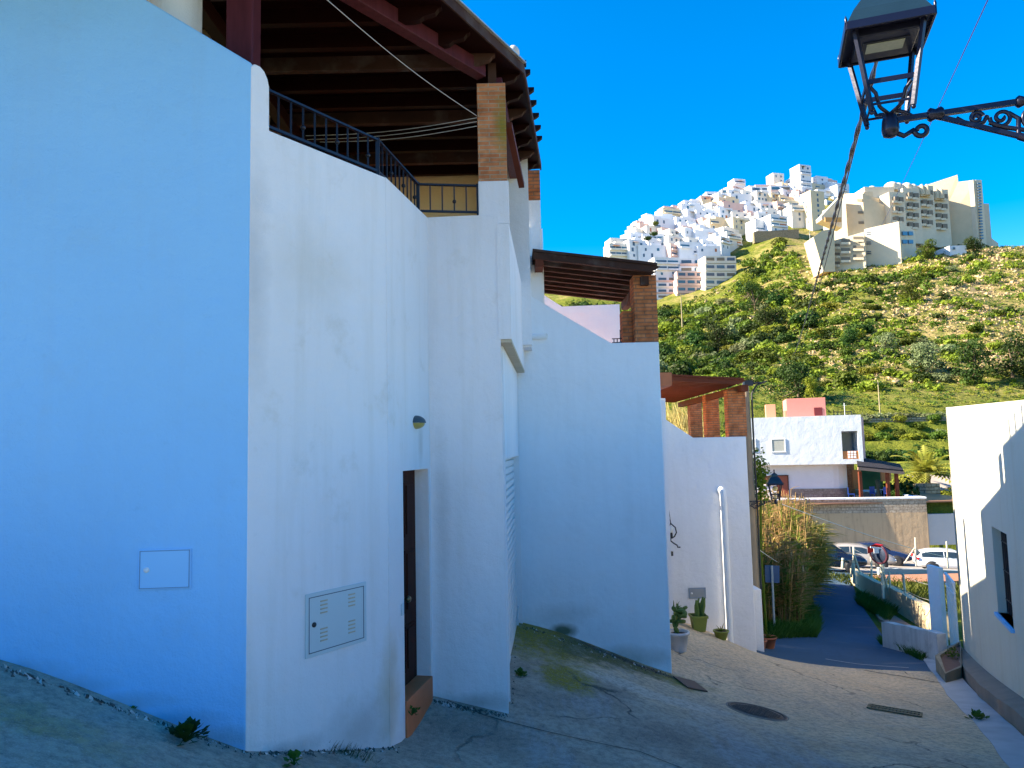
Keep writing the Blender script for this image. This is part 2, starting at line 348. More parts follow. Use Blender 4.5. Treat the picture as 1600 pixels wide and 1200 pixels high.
# recessed frontal wall between door and corner
ZS = Z(780, 529, 7.7)                 # soffit height
Dt = D_; mb = MB()
mb.ext([up3(C_, -3.5), up3(D_, -3.5), up3(D_, ZS + .02), up3(D_, ZL), up3(C_, ZL)], (0, .28, 0)); mb.build('entrance_wall', M_white, h1)
# street side: pier, shutter opening, wall above
E_ = plan(817, 975, 10.98); dde = (E_ - D_).normalized(); nde = Vector((-dde.y, dde.x, 0)); lde = (E_ - D_).length
mb = MB(); g0 = D_ + dde * .30; g1 = D_ + dde * (lde - .05)
wallq(mb, D_ + dde * .281, g0, -4, ZS, .3); zsh = Z(789, 717, 7.9)
wallq(mb, g0, g1, zsh, ZS, .3); wallq(mb, g1, E_, -4, ZS, .3); mb.build('garage_wall', M_white3, h1)
mb = MB(); ns = 34; zb = -3.2
for i in range(ns):
    z0 = zb + (zsh + .05 - zb) * i / ns; z1 = zb + (zsh + .05 - zb) * (i + 1) / ns; a, b = g0 + nde * .11, g1 + nde * .11
    dz = z1 - z0
    mb.add([up3(a, z0), up3(b, z0), up3(b, z0 + dz * .20), up3(a, z0 + dz * .20), up3(a - nde * .035, z0 + dz * .26), up3(b - nde * .035, z0 + dz * .26), up3(b - nde * .035, z0 + dz * .90), up3(a - nde * .035, z0 + dz * .90), up3(b, z1), up3(a, z1)],
           [(0, 1, 2, 3), (3, 2, 5, 4), (4, 5, 6, 7), (7, 6, 8, 9)])
sh = mb.build('roller_shutter', M_shut, h1, 'white roller shutter of horizontal slats')
mb = MB(); a = g0 - nde * .0 + nde * .09; b = g1 + nde * .09
for s_ in (.12, lde - .7):
    c = g0 + dde * s_ + nde * .06; mb.box((c.x, c.y, gz(c.x, c.y) + .12), (.05, .10, .06))
    mb.tube([up3(c, gz(c.x, c.y) + .12), up3(c + dde * .4, gz(c.x, c.y) + .28)], .012, 6)
mb.build('shutter_latch', M_cab, sh)
# projecting balcony parapet on the street side
pz = .115; bo = -nde * pz; b0 = D_ + bo - Vector((0, .003, 0)); b1 = D_ + dde * (lde - .03) + bo
ZP = Z(797, 345, 7.7)
mb = MB(); mb.ext([up3(b0, ZS), up3(b1, ZS), up3(b1, ZP - .02), up3(b0, ZP - .02)], (-pz - .02, .0, 0)); mb.build('street_parapet', M_white, h1, 'projecting parapet above the garage')
mb = MB(); wallq(mb, b0 + dde * .01, b1 - dde * .01, ZS - .035, ZS - .002, .112 + .02); mb.build('soffit_band', M_dull, h1, 'stained ochre soffit edge')
# column under the pergola: white lower part, brick upper part
def box2(mb, a, b, z0, z1): mb.box(((a.x + b.x) / 2, (a.y + b.y) / 2, (z0 + z1) / 2), (abs(b.x - a.x), abs(b.y - a.y), z1 - z0))
cx0, cx1 = X(748, 340, 7.7), X(795.5, 340, 7.7); zbk, zbt = Z(770, 279, 7.7), Z(768, 124, 7.7)
mb = MB(); mb.box(((cx0 + cx1) / 2, 7.925, (ZL + zbk) / 2 - .05), (cx1 - cx0 + .004, .32, zbk - ZL + .1)); mb.build('column_base', M_white, h1, bevel=.008)
mb = MB(); mb.box(((cx0 + cx1) / 2 - .004, 7.927, (zbk + zbt) / 2), (cx1 - cx0 - .012, .30, zbt - zbk)); mb.build('brick_column', M_brickA, h1, 'mossy brick column top', bevel=.006)
# far cross wall and far brick column of the terrace
e0 = plan(826, 400, 10.5)
mb = MB(); mb.box((e0.x - .28, 10.62, (ZS + 4.0) / 2 + .3), (.60, .22, 4.0 - ZS - .05)); mb.build('end_wall', M_white3, h1)
mb = MB(); f0 = plan(829, 400, 11.26); f1 = plan(838, 400, 12.6); mb.ext([up3(e0 + Vector((.005, .08, 0)), ZS + .3), up3(f0, ZS + .3), up3(f0, 3.25), up3(e0 + Vector((.005, .08, 0)), 3.9)], (-.25, 0, 0)); mb.ext([up3(f0, ZS), up3(f1, ZS), up3(f1, 3.0), up3(f0, 3.24)], (-.25, 0, 0)); mb.build('side_wall', M_white3, h1)
mb = MB(); zq = Z(830, 314, 11.15); mb.box((e0.x + .10, 11.25, zq + .24), (.24, .26, .48)); mb.build('brick_column', M_brickB, h1, 'short brick top of the far column'); MB().box((e0.x + .10, 11.25, (ZS + zq) / 2 + .2), (.236, .256, zq - ZS - .402)).build('column_base', M_white3, h1)
# terrace floor slab, back walls
mb = MB(); mb.ext([(-5.5, 6.2, ZL - .6), (A_.x, A_.y + .35, ZL - .6), (B_.x - .1, B_.y + .1, ZL - .6), (C_.x - .1, C_.y + .15, ZL - .6), (D_.x - .2, D_.y + .2, ZL - .6), (e0.x - .5, 10.4, ZL - .6), (-5.5, 12.5, ZL - .6)], (0, 0, .25)); mb.build('terrace_floor', M_terra, h1)
mb = MB(); mb.box((-.95, 10.95, 3.28), (2.2, .2, 2.6)); mb.build('back_wall', M_cream, h1, 'cream painted back wall of the terrace')
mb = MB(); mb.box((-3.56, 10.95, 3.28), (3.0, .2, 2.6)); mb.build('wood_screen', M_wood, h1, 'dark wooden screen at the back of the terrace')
mb = MB(); mb.box((-3.05, 8.2, 3.4), (.2, 4.2, 2.8)); mb.build('inner_wall', M_cream, h1, 'cream painted side wall of the terrace')
mb = MB(); mb.lathe((X(274, 20, 5.95), 5.95, 1.5), [(.21, 0), (.21, 4.2)], 28); mb.build('round_column', M_white3, h1, 'round white column above the blue wall')
# pergola of the house
ZR = zbt + .22                        # underside of the boards
k0 = P(818, 112, 8.02); k1 = P(845, 262, 10.95); ZR = k0.z
k0 = Vector((k0.x, k0.y, 0)); k1 = Vector((k1.x, k1.y, 0))
kn_ = plan(700, 0, 6.7); dk = (k0 - kn_).normalized(); km = k0 - dk * 6.5
per = MB(); per.ext([up3(k0, ZR), up3(k1, ZR), Vector((-4.6, 11.5, ZR)), Vector((-6.5, 4.0, ZR)), up3(km, ZR)], (0, 0, .045))
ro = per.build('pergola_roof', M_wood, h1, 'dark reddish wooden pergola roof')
mb = MB(); mb.bar(up3(k0, ZR + .03), up3(km, ZR + .03), .02, .11); mb.bar(up3(k0, ZR + .03), up3(k1, ZR + .03), .02, .11); mb.build('fascia_board', M_wood2, ro)
fl = MB(); fl.bar(up3(k0 + Vector((.012, -.012, 0)), ZR + .095), up3(km + Vector((.012, -.012, 0)), ZR + .095), .05, .016); fl.build('metal_flashing', plain('zinc_flashing', (.5, .5, .48), .4, .5), ro)
def rafter(mb, x0, x1, y, z1, w=.075, h=.15):
    # rafter with a scalloped tail at x1
    pts = [(x0, z1 - h), (x1 - .26, z1 - h), (x1 - .21, z1 - h * .93), (x1 - .17, z1 - h * .72), (x1 - .12, z1 - h * .62), (x1 - .06, z1 - h * .5), (x1 - .03, z1 - h * .22), (x1, z1 - .02), (x1, z1), (x0, z1)]
    mb.ext([(a, y - w / 2, b) for a, b in pts], (0, w, 0))
y = 5.0; i = 0
while y < 11.0:
    if y < 8.0: xe = kn_.x + dk.x / dk.y * (y - kn_.y) - .10
    else: xe = inter(k0, k1, (y - 8.02) / 2.93).x - .05
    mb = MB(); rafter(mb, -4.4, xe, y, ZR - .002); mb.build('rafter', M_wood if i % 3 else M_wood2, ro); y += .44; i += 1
for (p, q) in ((Vector((-.10, 7.85, ZR - .23)), Vector((.12, 10.8, ZR - .23))), (P(752, 112, 7.8), P(560, -10, 6.42)), (Vector((-2.72, 5.2, ZR - .235)), Vector((-2.66, 11.3, ZR - .235)))):
    if abs(p.z - q.z) > .01: q = Vector((q.x, q.y, p.z)); q = p + (q - p) * 2.0
    mb = MB(); mb.bar(p, q, .13, .16); mb.build('beam', M_woodp if p.x < -.1 and p.x > -.5 else M_wood, ro, bevel=.006)
for (tx, ty) in ((826, 108), (832, 136), (836, 156), (840, 176), (843, 195), (845, 212)):
    d_t = k0.y + .25 + (ty - 108) / 104 * 2.2; q_ = P(tx, ty, d_t); mb = MB()
    mb.ext([(q_.x - .30, d_t, q_.z), (q_.x + .02, d_t, q_.z), (q_.x + .02, d_t, q_.z - .03), (q_.x - .02, d_t, q_.z - .06), (q_.x - .06, d_t, q_.z - .08), (q_.x - .30, d_t, q_.z - .08)], (0, .07, 0)); mb.ext([(q_.x - .30, d_t, q_.z - .01), (q_.x - .24, d_t, q_.z - .01), (q_.x - .24, d_t, ZR), (q_.x - .30, d_t, ZR)], (0, .07, 0)); mb.build('rafter_tail', M_wood, ro)
bp0 = P(766, 124, 7.8)
mb = MB(); mb.box((bp0.x + .02, 7.86, (zbt + ZR) / 2), (.09, .10, ZR - zbt)); mb.build('block', M_wood2, ro)
mb = MB(); mb.bar(P(795, 195, 8.0), P(815, 290, 9.2), .07, .07); mb.build('brace', M_wood3, ro)
# purple brown post on the parapet corner
xp0, xp1 = X(352, 50, 5.75), X(394, 50, 5.75)
mb = MB(); mb.box(((xp0 + xp1) / 2, 5.86, 3.55), (xp1 - xp0, .2, 2.4)); mb.build('post', M_woodp, h1, 'thick purple brown wooden post', bevel=.01)
# finials on the roof
orn = thing('roof_ornament', 'small white globe on a dark stand at the pergola roof corner', 'ornament', (k0.x - .06, k0.y - .1, ZR + .05))
o_ = P(802, 83, 8.0); mb = MB(); mb.sphere((o_.x, o_.y, o_.z), .072, (1, 1, 1.2)); mb.build('globe', plain('grey_white_stone', (.6, .55, .5), .8), orn)
mb = MB(); mb.lathe((o_.x, o_.y, ZR + .04), [(.05, 0), (.03, .03), (.02, o_.z - ZR - .09), (.035, o_.z - ZR - .05)], 12); mb.box((o_.x + .11, o_.y + .05, ZR + .11), (.07, .07, .05)); mb.build('stand', M_iron, orn)
# railings on the terrace ledge
def railing(parent, pts, h, spacing, name='railing', knob=(3,), sag=0):
    fr = MB(); bars = []
    for a, b in zip(pts[:-1], pts[1:]):
        fr.bar(a + Vector((0, 0, .07)), b + Vector((0, 0, .07)), .022, .022); fr.bar(a + Vector((0, 0, h)), b + Vector((0, 0, h)), .035, .018)
    r = fr.build(name, M_iron, parent)
    for a in pts: mb = MB(); mb.bar(a, a + Vector((0, 0, h + .02)), .035); mb.build('post', M_iron, r)
    c = 0
    for a, b in zip(pts[:-1], pts[1:]):
        n_ = max(1, int((b - a).length / spacing))
        for i in range(1, n_):
            p = a + (b - a) * (i / n_); mb = MB(); mb.bar(p + Vector((0, 0, .07)), p + Vector((0, 0, h - .008)), .014)
            c += 1
            if c % 3 == 0: mb.sphere(p + Vector((0, 0, h * .5)), .022, n=6)
            mb.build('bar', M_iron, r)
    return r
ins = nab * .08
ra = A_ + dab * .19 + ins; rb = B_ + ins - dab * .02; rc = C_ + nbc * .09 - dbc * .03; rd = Vector((cx0 - .01, C_.y + .08, 0))
HR = .21
HR = Z(603, 222, 6.65) - ZL + .01
railing(h1, [up3(ra, ZL), up3(rb, ZL), up3(rc, ZL), up3(rd, ZL)], HR, .115)
railing(h1, [up3(b0 + dde * .25 + nde * .1, ZP - .03), up3(b1 - dde * .55 + nde * .1, ZP - .03)], .13, .12)
# clothes lines
for k, (a, b) in enumerate(((P(508, -3, 5.8), P(745, 181, 7.75)), (P(478, 212, 8.2), P(745, 184, 7.75)), (P(480, 218, 8.3), P(745, 190, 7.75)), (P(500, 222, 8.3), P(745, 197, 7.75)))):
    pts = [a + (b - a) * t - Vector((0, 0, .05 * math.sin(math.pi * t))) for t in np.linspace(0, 1, 12)]
    o = MB().tube(pts, .004, 5).build('clothes_line', plain('pale_cord', (.5, .48, .45), .7) if k == 0 else bpy.data.materials['pale_cord'])
    tag(o, ['pale line running down to the brick column from the top of the photo', 'topmost of three pale lines strung under the pergola behind the railing', 'middle of three pale lines strung under the pergola behind the railing', 'lowest of three pale lines strung under the pergola behind the railing'][k], 'line', 'clothes lines under the pergola')
# utility doors on the walls
def panel_on(parent, a, b, nrm, z0, z1, mat, name, label, vents=0, lock=True, frame=.03):
    gapm = M_gap if vents else (bpy.data.materials.get('soft_joint') or plain('soft_joint', (.16, .30, .50), .8))
    t = MB(); wallq(t, a - nrm * .012, b - nrm * .012, z0, z1, .010); p = t.build(name, mat, parent, label, bevel=.003)
    d = (b - a).normalized()
    g = MB(); fr = frame
    for (s, e, q0_, q1_) in ((0, 1, z0 + fr, z0 + fr + .006), (0, 1, z1 - fr - .006, z1 - fr)):
        wallq(g, a + d * fr - nrm * .0145, b - d * fr - nrm * .0145, q0_, q1_, .002)
    wallq(g, a + d * fr - nrm * .0145, a + d * (fr + .006) - nrm * .0145, z0 + fr, z1 - fr, .002)
    wallq(g, b - d * (fr + .006) - nrm * .0145, b - d * fr - nrm * .0145, z0 + fr, z1 - fr, .002); g.build('joint', gapm, p)
    if lock:
        l = MB(); c = a + d * (fr + .05); l.lathe((c.x - nrm.x * .012, c.y - nrm.y * .012, (z0 + z1) / 2), [(.02, 0), (.02, .008), (.006, .012)], 12, axis=-nrm); l.build('lock', M_black if vents else M_pvc, p)
    if vents:
        L = (b - a).length
        for u_ in (.28, .74):
            for v_ in (.30, .74):
                for k in range(4):
                    m = MB(); c = a + d * L * u_; zz = z0 + (z1 - z0) * v_ + (k - 1.5) * .03; wallq(m, c - d * .035 - nrm * .018, c + d * .035 - nrm * .018, zz, zz + .010, .006); m.build('vent_slot', M_dull, p)
    return p
def on_wall(a, d, x, y):
    v = ray(x, y); k = v.x / v.y; return (k * a.y - a.x) / (d.x - k * d.y)
sA, sB = on_wall(A_, dab, 476, 975), on_wall(A_, dab, 571, 950)
pa, pb = A_ + dab * sA, A_ + dab * sB
panel_on(h1, pa, pb, nab, Z(476, 1030, pa.y), Z(476, 929, pa.y), M_cab, 'meter_cabinet', 'pale grey green meter cabinet with four vents', vents=4)
sA, sB = on_wall(L_, dl, 217, 890), on_wall(L_, dl, 299, 890)
pa, pb = L_ + dl * sA, L_ + dl * sB
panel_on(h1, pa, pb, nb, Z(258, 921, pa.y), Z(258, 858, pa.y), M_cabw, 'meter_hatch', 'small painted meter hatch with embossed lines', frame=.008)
# wall lamp above the door
wl = thing('wall_lamp', 'half-round grey wall lamp above the brown door', 'lamp', B_ + dbc * onbc(652, 660))
c = B_ + dbc * onbc(650, 660); cz = Z(650, 661, c.y)
mb = MB(); nf = -nbc
hp = []
for i in range(9):
    a = math.pi * i / 8
    for j in range(7):
        b = math.pi / 2 * j / 6; hp.append(Vector((c.x, c.y, cz)) + dbc * math.cos(a) * .10 * math.cos(b) * 1.0 + nf * (.10 * math.cos(b) * math.sin(a)) + Vector((0, 0, .075 * math.sin(b))))
mb.add(hp, [(i * 7 + j, (i + 1) * 7 + j, (i + 1) * 7 + j + 1, i * 7 + j + 1) for i in range(8) for j in range(6)], True); mb.build('hood', plain('dark_grey_metal', (.05, .08, .10), .5), wl)
hp2 = [p - Vector((0, 0, .001)) if abs(p.z - cz) < 1e-4 else Vector((p.x, p.y, cz - (p.z - cz) * .9)) for p in hp]
mb = MB(); mb.add([Vector((c.x, c.y, cz)) + (p - Vector((c.x, c.y, cz))) * .9 for p in hp2], [(i * 7 + j, (i + 1) * 7 + j, (i + 1) * 7 + j + 1, i * 7 + j + 1) for i in range(8) for j in range(6)], True); mb.build('glass_shade', plain('yellowed_glass', (.40, .34, .10), .3), wl)

# ------------------------------------------------------------------ second house
h2 = thing('terrace_house', 'second house down the street, a tall blue-shaded wall topped by brick pillars', 'house', (1.3, 11, -3.0))
W2y = 11.0; xl = X(812, 800, W2y) - .35; xr = X(1040, 800, W2y)
mb = MB(); zs1 = Z(825, 463, W2y); zf = Z(990, 535, W2y); xm = X(955, 535, W2y)
mb.ext([(xl, W2y, -4.5), (xr, W2y, -4.5), (xr, W2y, zf), (xm, W2y, zf), (X(830, 466, W2y), W2y, zs1), (xl, W2y, zs1 + .2)], (0, .22, 0)); mb.build('street_wall', M_white2, h2, 'tall smooth wall with stepped sloping top', bevel=.012)
mb = MB(); mb.box((xr - .11, 13.0, -1.6), (.215, 3.54, 2 * (zf + 1.6))); mb.build('side_wall', M_white2, h2)
mb = MB(); mb.ext([(xl, 14.8, -4), (xr, 14.8, -4), (xr, 14.8, Z(980, 475, 14.8)), (X(878, 479, 14.8), 14.8, Z(878, 479, 14.8)), (X(842, 456, 14.8), 14.8, Z(842, 456, 14.8)), (xl, 14.8, Z(820, 440, 14.8))], (0, .2, 0)); mb.build('rear_parapet', M_white3, h2)
mb = MB(); mb.box((X(839, 430, 11.4), 11.4, 2.6), (.20, .3, 1.6)); mb.build('white_pier', M_white3, h2)
mb = MB(); mb.box((1.3, 12.9, zf - .55), (xr - xl - .25, 3.5, .2)); mb.build('terrace_floor', M_terra, h2)
pxa, pxb = X(991, 480, 11.05), X(1027, 480, 11.05); zt2 = Z(1008, 430, 11.05)
mb = MB(); mb.box(((pxa + pxb) / 2, 11.22, (zf + zt2) / 2 + .002), (pxb - pxa, .34, zt2 - zf)); mb.build('brick_pillar', M_brickB, h2, 'tall brick pillar at the corner', bevel=.006)
pxc = X(972, 500, 11.35); mb = MB(); mb.box(((pxa + pxc) / 2 - .004, 11.42, zf + .265), (pxa - pxc, .3, .53)); mb.build('brick_pillar', M_brickB, h2, 'short brick pier beside the corner pillar')
mb = MB()
for k in range(3): mb.bar((pxc - .03 - .05 * k, 11.4, zf - .0), (pxc - .03 - .05 * k, 11.4, zf + (.26 if k == 0 else .12)), .014)
mb.bar((pxc - .16, 11.4, zf + .12), (pxc - .01, 11.4, zf + .12), .014); mb.bar((pxc - .16, 11.4, zf + .06), (pxc - .01, 11.4, zf + .06), .014); mb.build('railing', M_iron, h2)
def pergola2(parent, nx0, fx0, y0, y1, zl, zr, xL, xR, mat, nraf=6, across=True, beamz=.12):
    mb = MB(); mb.ext([(xL, y0, zl), (xR, y0, zr), (xR, y1, zr), (xL, y1, zl)], (0, 0, .04)); ro = mb.build('pergola_roof', mat, parent)
    for i in range(nraf):
        y = y0 + .06 + (y1 - y0 - .12) * i / (nraf - 1); sl = (zr - zl) / (xR - xL)
        mb = MB(); pts = [(xL, zl - .10), (xR - .12, zr - .10 - sl * .12), (xR - .02, zr - .05), (xR + .05, zr + sl * .05), (xL, zl)]
        mb.ext([(a, y - .035, b - .003) for a, b in pts], (0, .07, 0)); mb.build('rafter', mat, ro)
    return ro
zl2, zr2 = Z(832, 392, 10.7), Z(1022, 414, 10.7)
ro2 = pergola2(h2, 0, 0, 10.72, 13.1, zl2, zr2, X(832, 385, 10.75), X(1026, 405, 10.75), M_wood2, 8)
mb = MB(); mb.bar((X(1005, 420, 11.05), 10.95, zr2 - .17), (X(1005, 420, 11.05), 13.0, zr2 - .17), .12, .13); mb.build('beam', M_wood2, ro2)
mb = MB(); mb.bar((X(842, 400, 10.9), 10.75, zl2 - .15), (X(842, 400, 10.9), 13.1, zl2 - .15), .12, .15); mb.bar(P(842, 470, 12.2), P(836, 400, 11.2), .09); mb.build('beam', M_wood3, ro2)
mb = MB(); mb.box((X(1000, 418, 11.1), 11.1, (zt2 + zr2) / 2 - .05), (.09, .09, zr2 - zt2 + .05)); mb.build('block', M_wood2, ro2)
mb = MB(); mb.bar(P(994, 425, 11.2), P(982, 475, 12.3), .07); mb.build('brace', M_wood2, ro2)
MB().box((-1.2, 15.47, -1.9), (8.6, .9, 5.6)).build('rear_wing', M_white3, h2)  # unseen block added to stop sun between the second and third house
a = P(834, 526, 10.97); mb = MB(); d_ = Vector((1, -.35, -.02)).normalized(); prof = [(.045, 0), (.045, .27), (.036, .27), (.036, .02)]
mb.lathe((a.x - .06, 11.02, a.z), prof, 16, axis=d_); mb.build('drain_spout', M_pvc, h2, 'stubby white drain spout')
# ------------------------------------------------------------------ third house
h3 = thing('terrace_house', 'third house down the street with white drainpipe, three brick pillars and red pergola', 'house', (4.5, 16, -4.3))
W3y = 16.0; x3l = X(1040, 800, W3y) - 1.0; x3r = X(1174, 850, W3y); z3 = Z(1120, 683, W3y); xk = X(1083, 682, W3y)
mb = MB(); mb.ext([(x3l, W3y, -6), (x3r, W3y, -6), (x3r, W3y, z3), (xk, W3y, z3), (X(1041, 656, W3y), W3y, Z(1041, 656, W3y)), (X(1041, 656, W3y), W3y, Z(1041, 622, W3y)), (x3l, W3y, Z(1041, 622, W3y))], (0, .25, 0)); mb.build('street_wall', M_white3, h3, 'pale wall with stepped top', bevel=.012)
mb = MB(); mb.box((x3r - .13, 18.7, (z3 - 6.5) / 2), (.24, 4.9, z3 + 6.5)); mb.build('side_wall', M_white3, h3)
mb = MB(); mb.box(((x3l + x3r) / 2, 21.3, (z3 - 6.5) / 2), (x3r - x3l, .24, z3 + 6.5)); mb.build('rear_wall', M_white3, h3)
mb = MB(); mb.box(((x3l + x3r) / 2 - .2, 19.3, z3 - .6), (x3r - x3l - .8, 5.8, .2)); mb.build('terrace_floor', M_terra, h3)
for (xa, xb, d, yt) in ((1138, 1166, 16.2, 609), (1103, 1124, 18.9, 617), (1078, 1097, 21.7, 625)):
    a, b = X(xa, 650, d), X(xb, 650, d); zt = Z((xa + xb) / 2, yt, d)
    mb = MB(); mb.box(((a + b) / 2, d + .14, (z3 + zt) / 2 + .001), (b - a, .3, zt - z3)); mb.build('brick_pillar', M_brickB, h3, bevel=.006)
mb = MB(); zz = Z(1150, 598, 15.9)
zl3, zr3 = Z(1033, 583, 15.9), Z(1160, 594, 15.9)
ro3 = pergola2(h3, 0, 0, 15.8, 22.2, zl3, zr3, x3l + .2, X(1163, 596, 15.8), M_wood3, 22)
mb = MB(); mb.bar((5.02, 15.9, zr3 - .17), (5.02, 22.1, zr3 - .17), .14, .14); mb.build('beam', M_wood3, ro3)
# drainpipe with a curved shoulder
a = P(1127, 770, 15.93); b = P(1141, 1008, 15.93); xx = X(1130, 800, 15.93)
mb = MB(); xpz = b.x - .0
mb.tube([(a.x - .02, 16.0, a.z + .03), (a.x, 15.94, a.z + .07), (a.x + .02, 15.90, a.z + .02), (a.x + .03, 15.90, a.z - .2), (a.x + .03, 15.90, b.z + .1), (a.x + .05, 15.87, b.z), (a.x + .16, 15.80, b.z - .05)], .072, 14); mb.build('drainpipe', M_pvc, h3, 'white drainpipe with rounded top')
pa, pb = plan(1076, 930, 15.99), plan(1103, 930, 15.99); panel_on(h3, pa, pb, Vector((0, 1, 0)), Z(1090, 935, 16), Z(1090, 918, 16), plain('grey_meter_door', (.32, .34, .35), .5), 'meter_hatch', 'small grey metal meter hatch', frame=.015)
# low wall at the corner of house three
lw = MB(); a = X(1180, 950, 16.6); b = X(1191, 950, 16.6); lw.box(((a + b) / 2 - .05, 17.1, (Z(1186, 921, 16.6) - 6) / 2), (b - a + .1, 1.0, Z(1186, 921, 16.6) + 6))
tag(lw.build('low_wall', M_white3, bevel=.01), 'short narrow white wall at the corner of the third house', 'wall')
# ------------------------------------------------------------------ right hand house
M_right = plaster('bright_white_paint', (.72, .68, .56), dirt=(.55, .42, .22), dirt_amt=.12, streak=.25)
hr = thing('white_house', 'white house along the right edge with a dark grille window, top in sun', 'house', (9, 12, -4.4))
dr_ = Vector((.433, 1, 0)).normalized(); R0 = Vector((2.43 + .433 * 2.2, 2.2, 0)); R1 = Vector((2.43 + .433 * 15.9, 15.9, 0)); nr_ = Vector((dr_.y, -dr_.x, 0))
def onr(x, y): return on_wall(R0, dr_, x, y)
sw0, sw1 = onr(1577, 890), onr(1554.5, 890); LR = (R1 - R0).length
zrt = Z(1475, 637, 15.9); yw = (R0 + dr_ * sw1).y; zwt, zwb = Z(1555, 822, yw), Z(1562, 957, yw)
def segr(mb, sa, sb, z0, z1, th=.25, off=0):
    a = R0 + dr_ * sa + nr_ * off; b = R0 + dr_ * sb + nr_ * off; k_ = .028 if z1 == zrt else 0
    mb.ext([up3(a, z0), up3(b, z0), up3(b, z1 - (LR - sb) * k_), up3(a, z1 - (LR - sa) * k_)], nr_ * th)
mb = MB(); segr(mb, 0, sw0, -6, zrt); segr(mb, sw1, LR, -6, zrt); segr(mb, sw0, sw1, -6, zwb); segr(mb, sw0, sw1, zwt, zrt); mb.build('street_wall', M_right, hr, 'long white street wall')
mb = MB(); e = R1; mb.ext([up3(e, -6.2), up3(e + Vector((7, -1.5, 0)), -6.2), up3(e + Vector((7, -1.5, 0)), zrt), up3(e, zrt)], dr_ * -.2); mb.build('end_wall', M_right, hr)
mb = MB(); mb.ext([up3(R0 + nr_ * .25, zrt - .8), up3(R1 + nr_ * .25 - dr_ * .25, zrt - .35), Vector((R1.x + 6.5, R1.y - 2, zrt - .35)), Vector((R0.x + 6.5, R0.y - 2, zrt - .8))], (0, 0, .15)); mb.build('flat_roof', M_dull, hr)
mb = MB(); segr(mb, sw0 + .01, sw1 - .01, zwb + .01, zwt - .01, .03, .20); wn = mb.build('window', glass_dark('dark_window_glass', (.015, .015, .02)), hr, 'dark window behind iron bars')
mb = MB()
for i in range(9): s_ = sw0 + (sw1 - sw0) * (i + .5) / 9; a = R0 + dr_ * s_ + nr_ * .12; mb.bar(up3(a, zwb + .02), up3(a, zwt - .02), .016)
for i in range(3): zz = zwb + (zwt - zwb) * (i + .5) / 3; mb.bar(up3(R0 + dr_ * sw0 + nr_ * .12, zz), up3(R0 + dr_ * sw1 + nr_ * .12, zz), .016)
mb.build('window_grille', M_iron, wn)
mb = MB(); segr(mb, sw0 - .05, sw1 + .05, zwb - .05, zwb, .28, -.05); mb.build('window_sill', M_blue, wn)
# kerb plinth and gutter strip along the right wall
def side_strip(offa, offb, sa, sb, za, zb_, nseg=40, skirt=.4):
    mb = MB(); vs = []; fs = []
    for i in range(nseg + 1):
        s_ = sa + (sb - sa) * i / nseg; a = R0 + dr_ * s_ - nr_ * offa; b = R0 + dr_ * s_ - nr_ * offb
        wob = .02 * math.sin(s_ * 1.3) + .01 * math.sin(s_ * 4.1)
        b = b - nr_ * wob
        g = gz(b.x, b.y); ga = gz(a.x, a.y)
        vs += [up3(a, ga + za - skirt), up3(a, ga + za), up3(b, g + zb_), up3(b, g + zb_ - skirt)]
    for i in range(nseg):
        o = i * 4; fs += [(o + 1, o + 2, o + 6, o + 5), (o + 2, o + 3, o + 7, o + 6), (o, o + 1, o + 5, o + 4)]
    mb.add(vs, fs); return mb
M_conc = plain('worn_concrete', (.30, .27, .24), .9, 0, .35, 2.5); M_conc2 = plain('pale_concrete', (.42, .42, .42), .9, 0, .3, 3)
M_plinth = plain('brown_concrete', (.26, .20, .15), .9, 0, .35, 3)
o = side_strip(.0, .26, 2.0, onr(1502, 1060) + .1, .34, .26).build('kerb', M_plinth); struct(o)
o = side_strip(.27, .72, 2.0, onr(1502, 1065), .05, .035).build('gutter', M_conc2); struct(o)
# ================================================================== ground and roads
rows = np.concatenate([np.linspace(-8, 60, 120), np.geomspace(60.6, 760, 190)])
ts = np.linspace(-1, 1, 230)
xx_ = []; yy_ = []
for y in rows:
    x0, x1 = -14 - .12 * max(y, 0), 16 + .86 * max(y, 0)
    xs = x0 + (x1 - x0) * (ts + 1) / 2; xx_.append(xs); yy_.append(np.full_like(xs, y))
XX = np.array(xx_); YY = np.array(yy_); ZZ = gz_arr(XX, YY)
vs = np.stack([XX, YY, ZZ], -1).reshape(-1, 3); nr, nc = XX.shape
idx = np.arange(nr * nc).reshape(nr, nc)
fs = np.stack([idx[:-1, :-1], idx[:-1, 1:], idx[1:, 1:], idx[1:, :-1]], -1).reshape(-1, 4)
me = bpy.data.meshes.new('ground'); me.from_pydata(vs.tolist(), [], fs.tolist()); me.polygons.foreach_set('use_smooth', [True] * len(fs)); me.update()
t = NT('hillside_ground')
n1 = t.noise(.05, detail=6, rough=.6); n2 = t.noise(.22, detail=8, rough=.7); n3 = t.noise(.9, detail=6, rough=.75)
sep = t.new('SeparateXYZ'); t.l.new(t.pos, sep.inputs[0])
grass = t.mix(t.ramp(n2, .35, .65), (.085, .12, .014), (.21, .215, .028))
grass = t.mix(t.ramp(n3, .45, .75), grass, (.07, .10, .012))
soil = t.mix(t.ramp(n3, .35, .65), (.50, .34, .17), (.30, .24, .10)); soil = t.mix(t.ramp(t.noise(2.2, detail=4), .55, .75), soil, (.07, .075, .03))
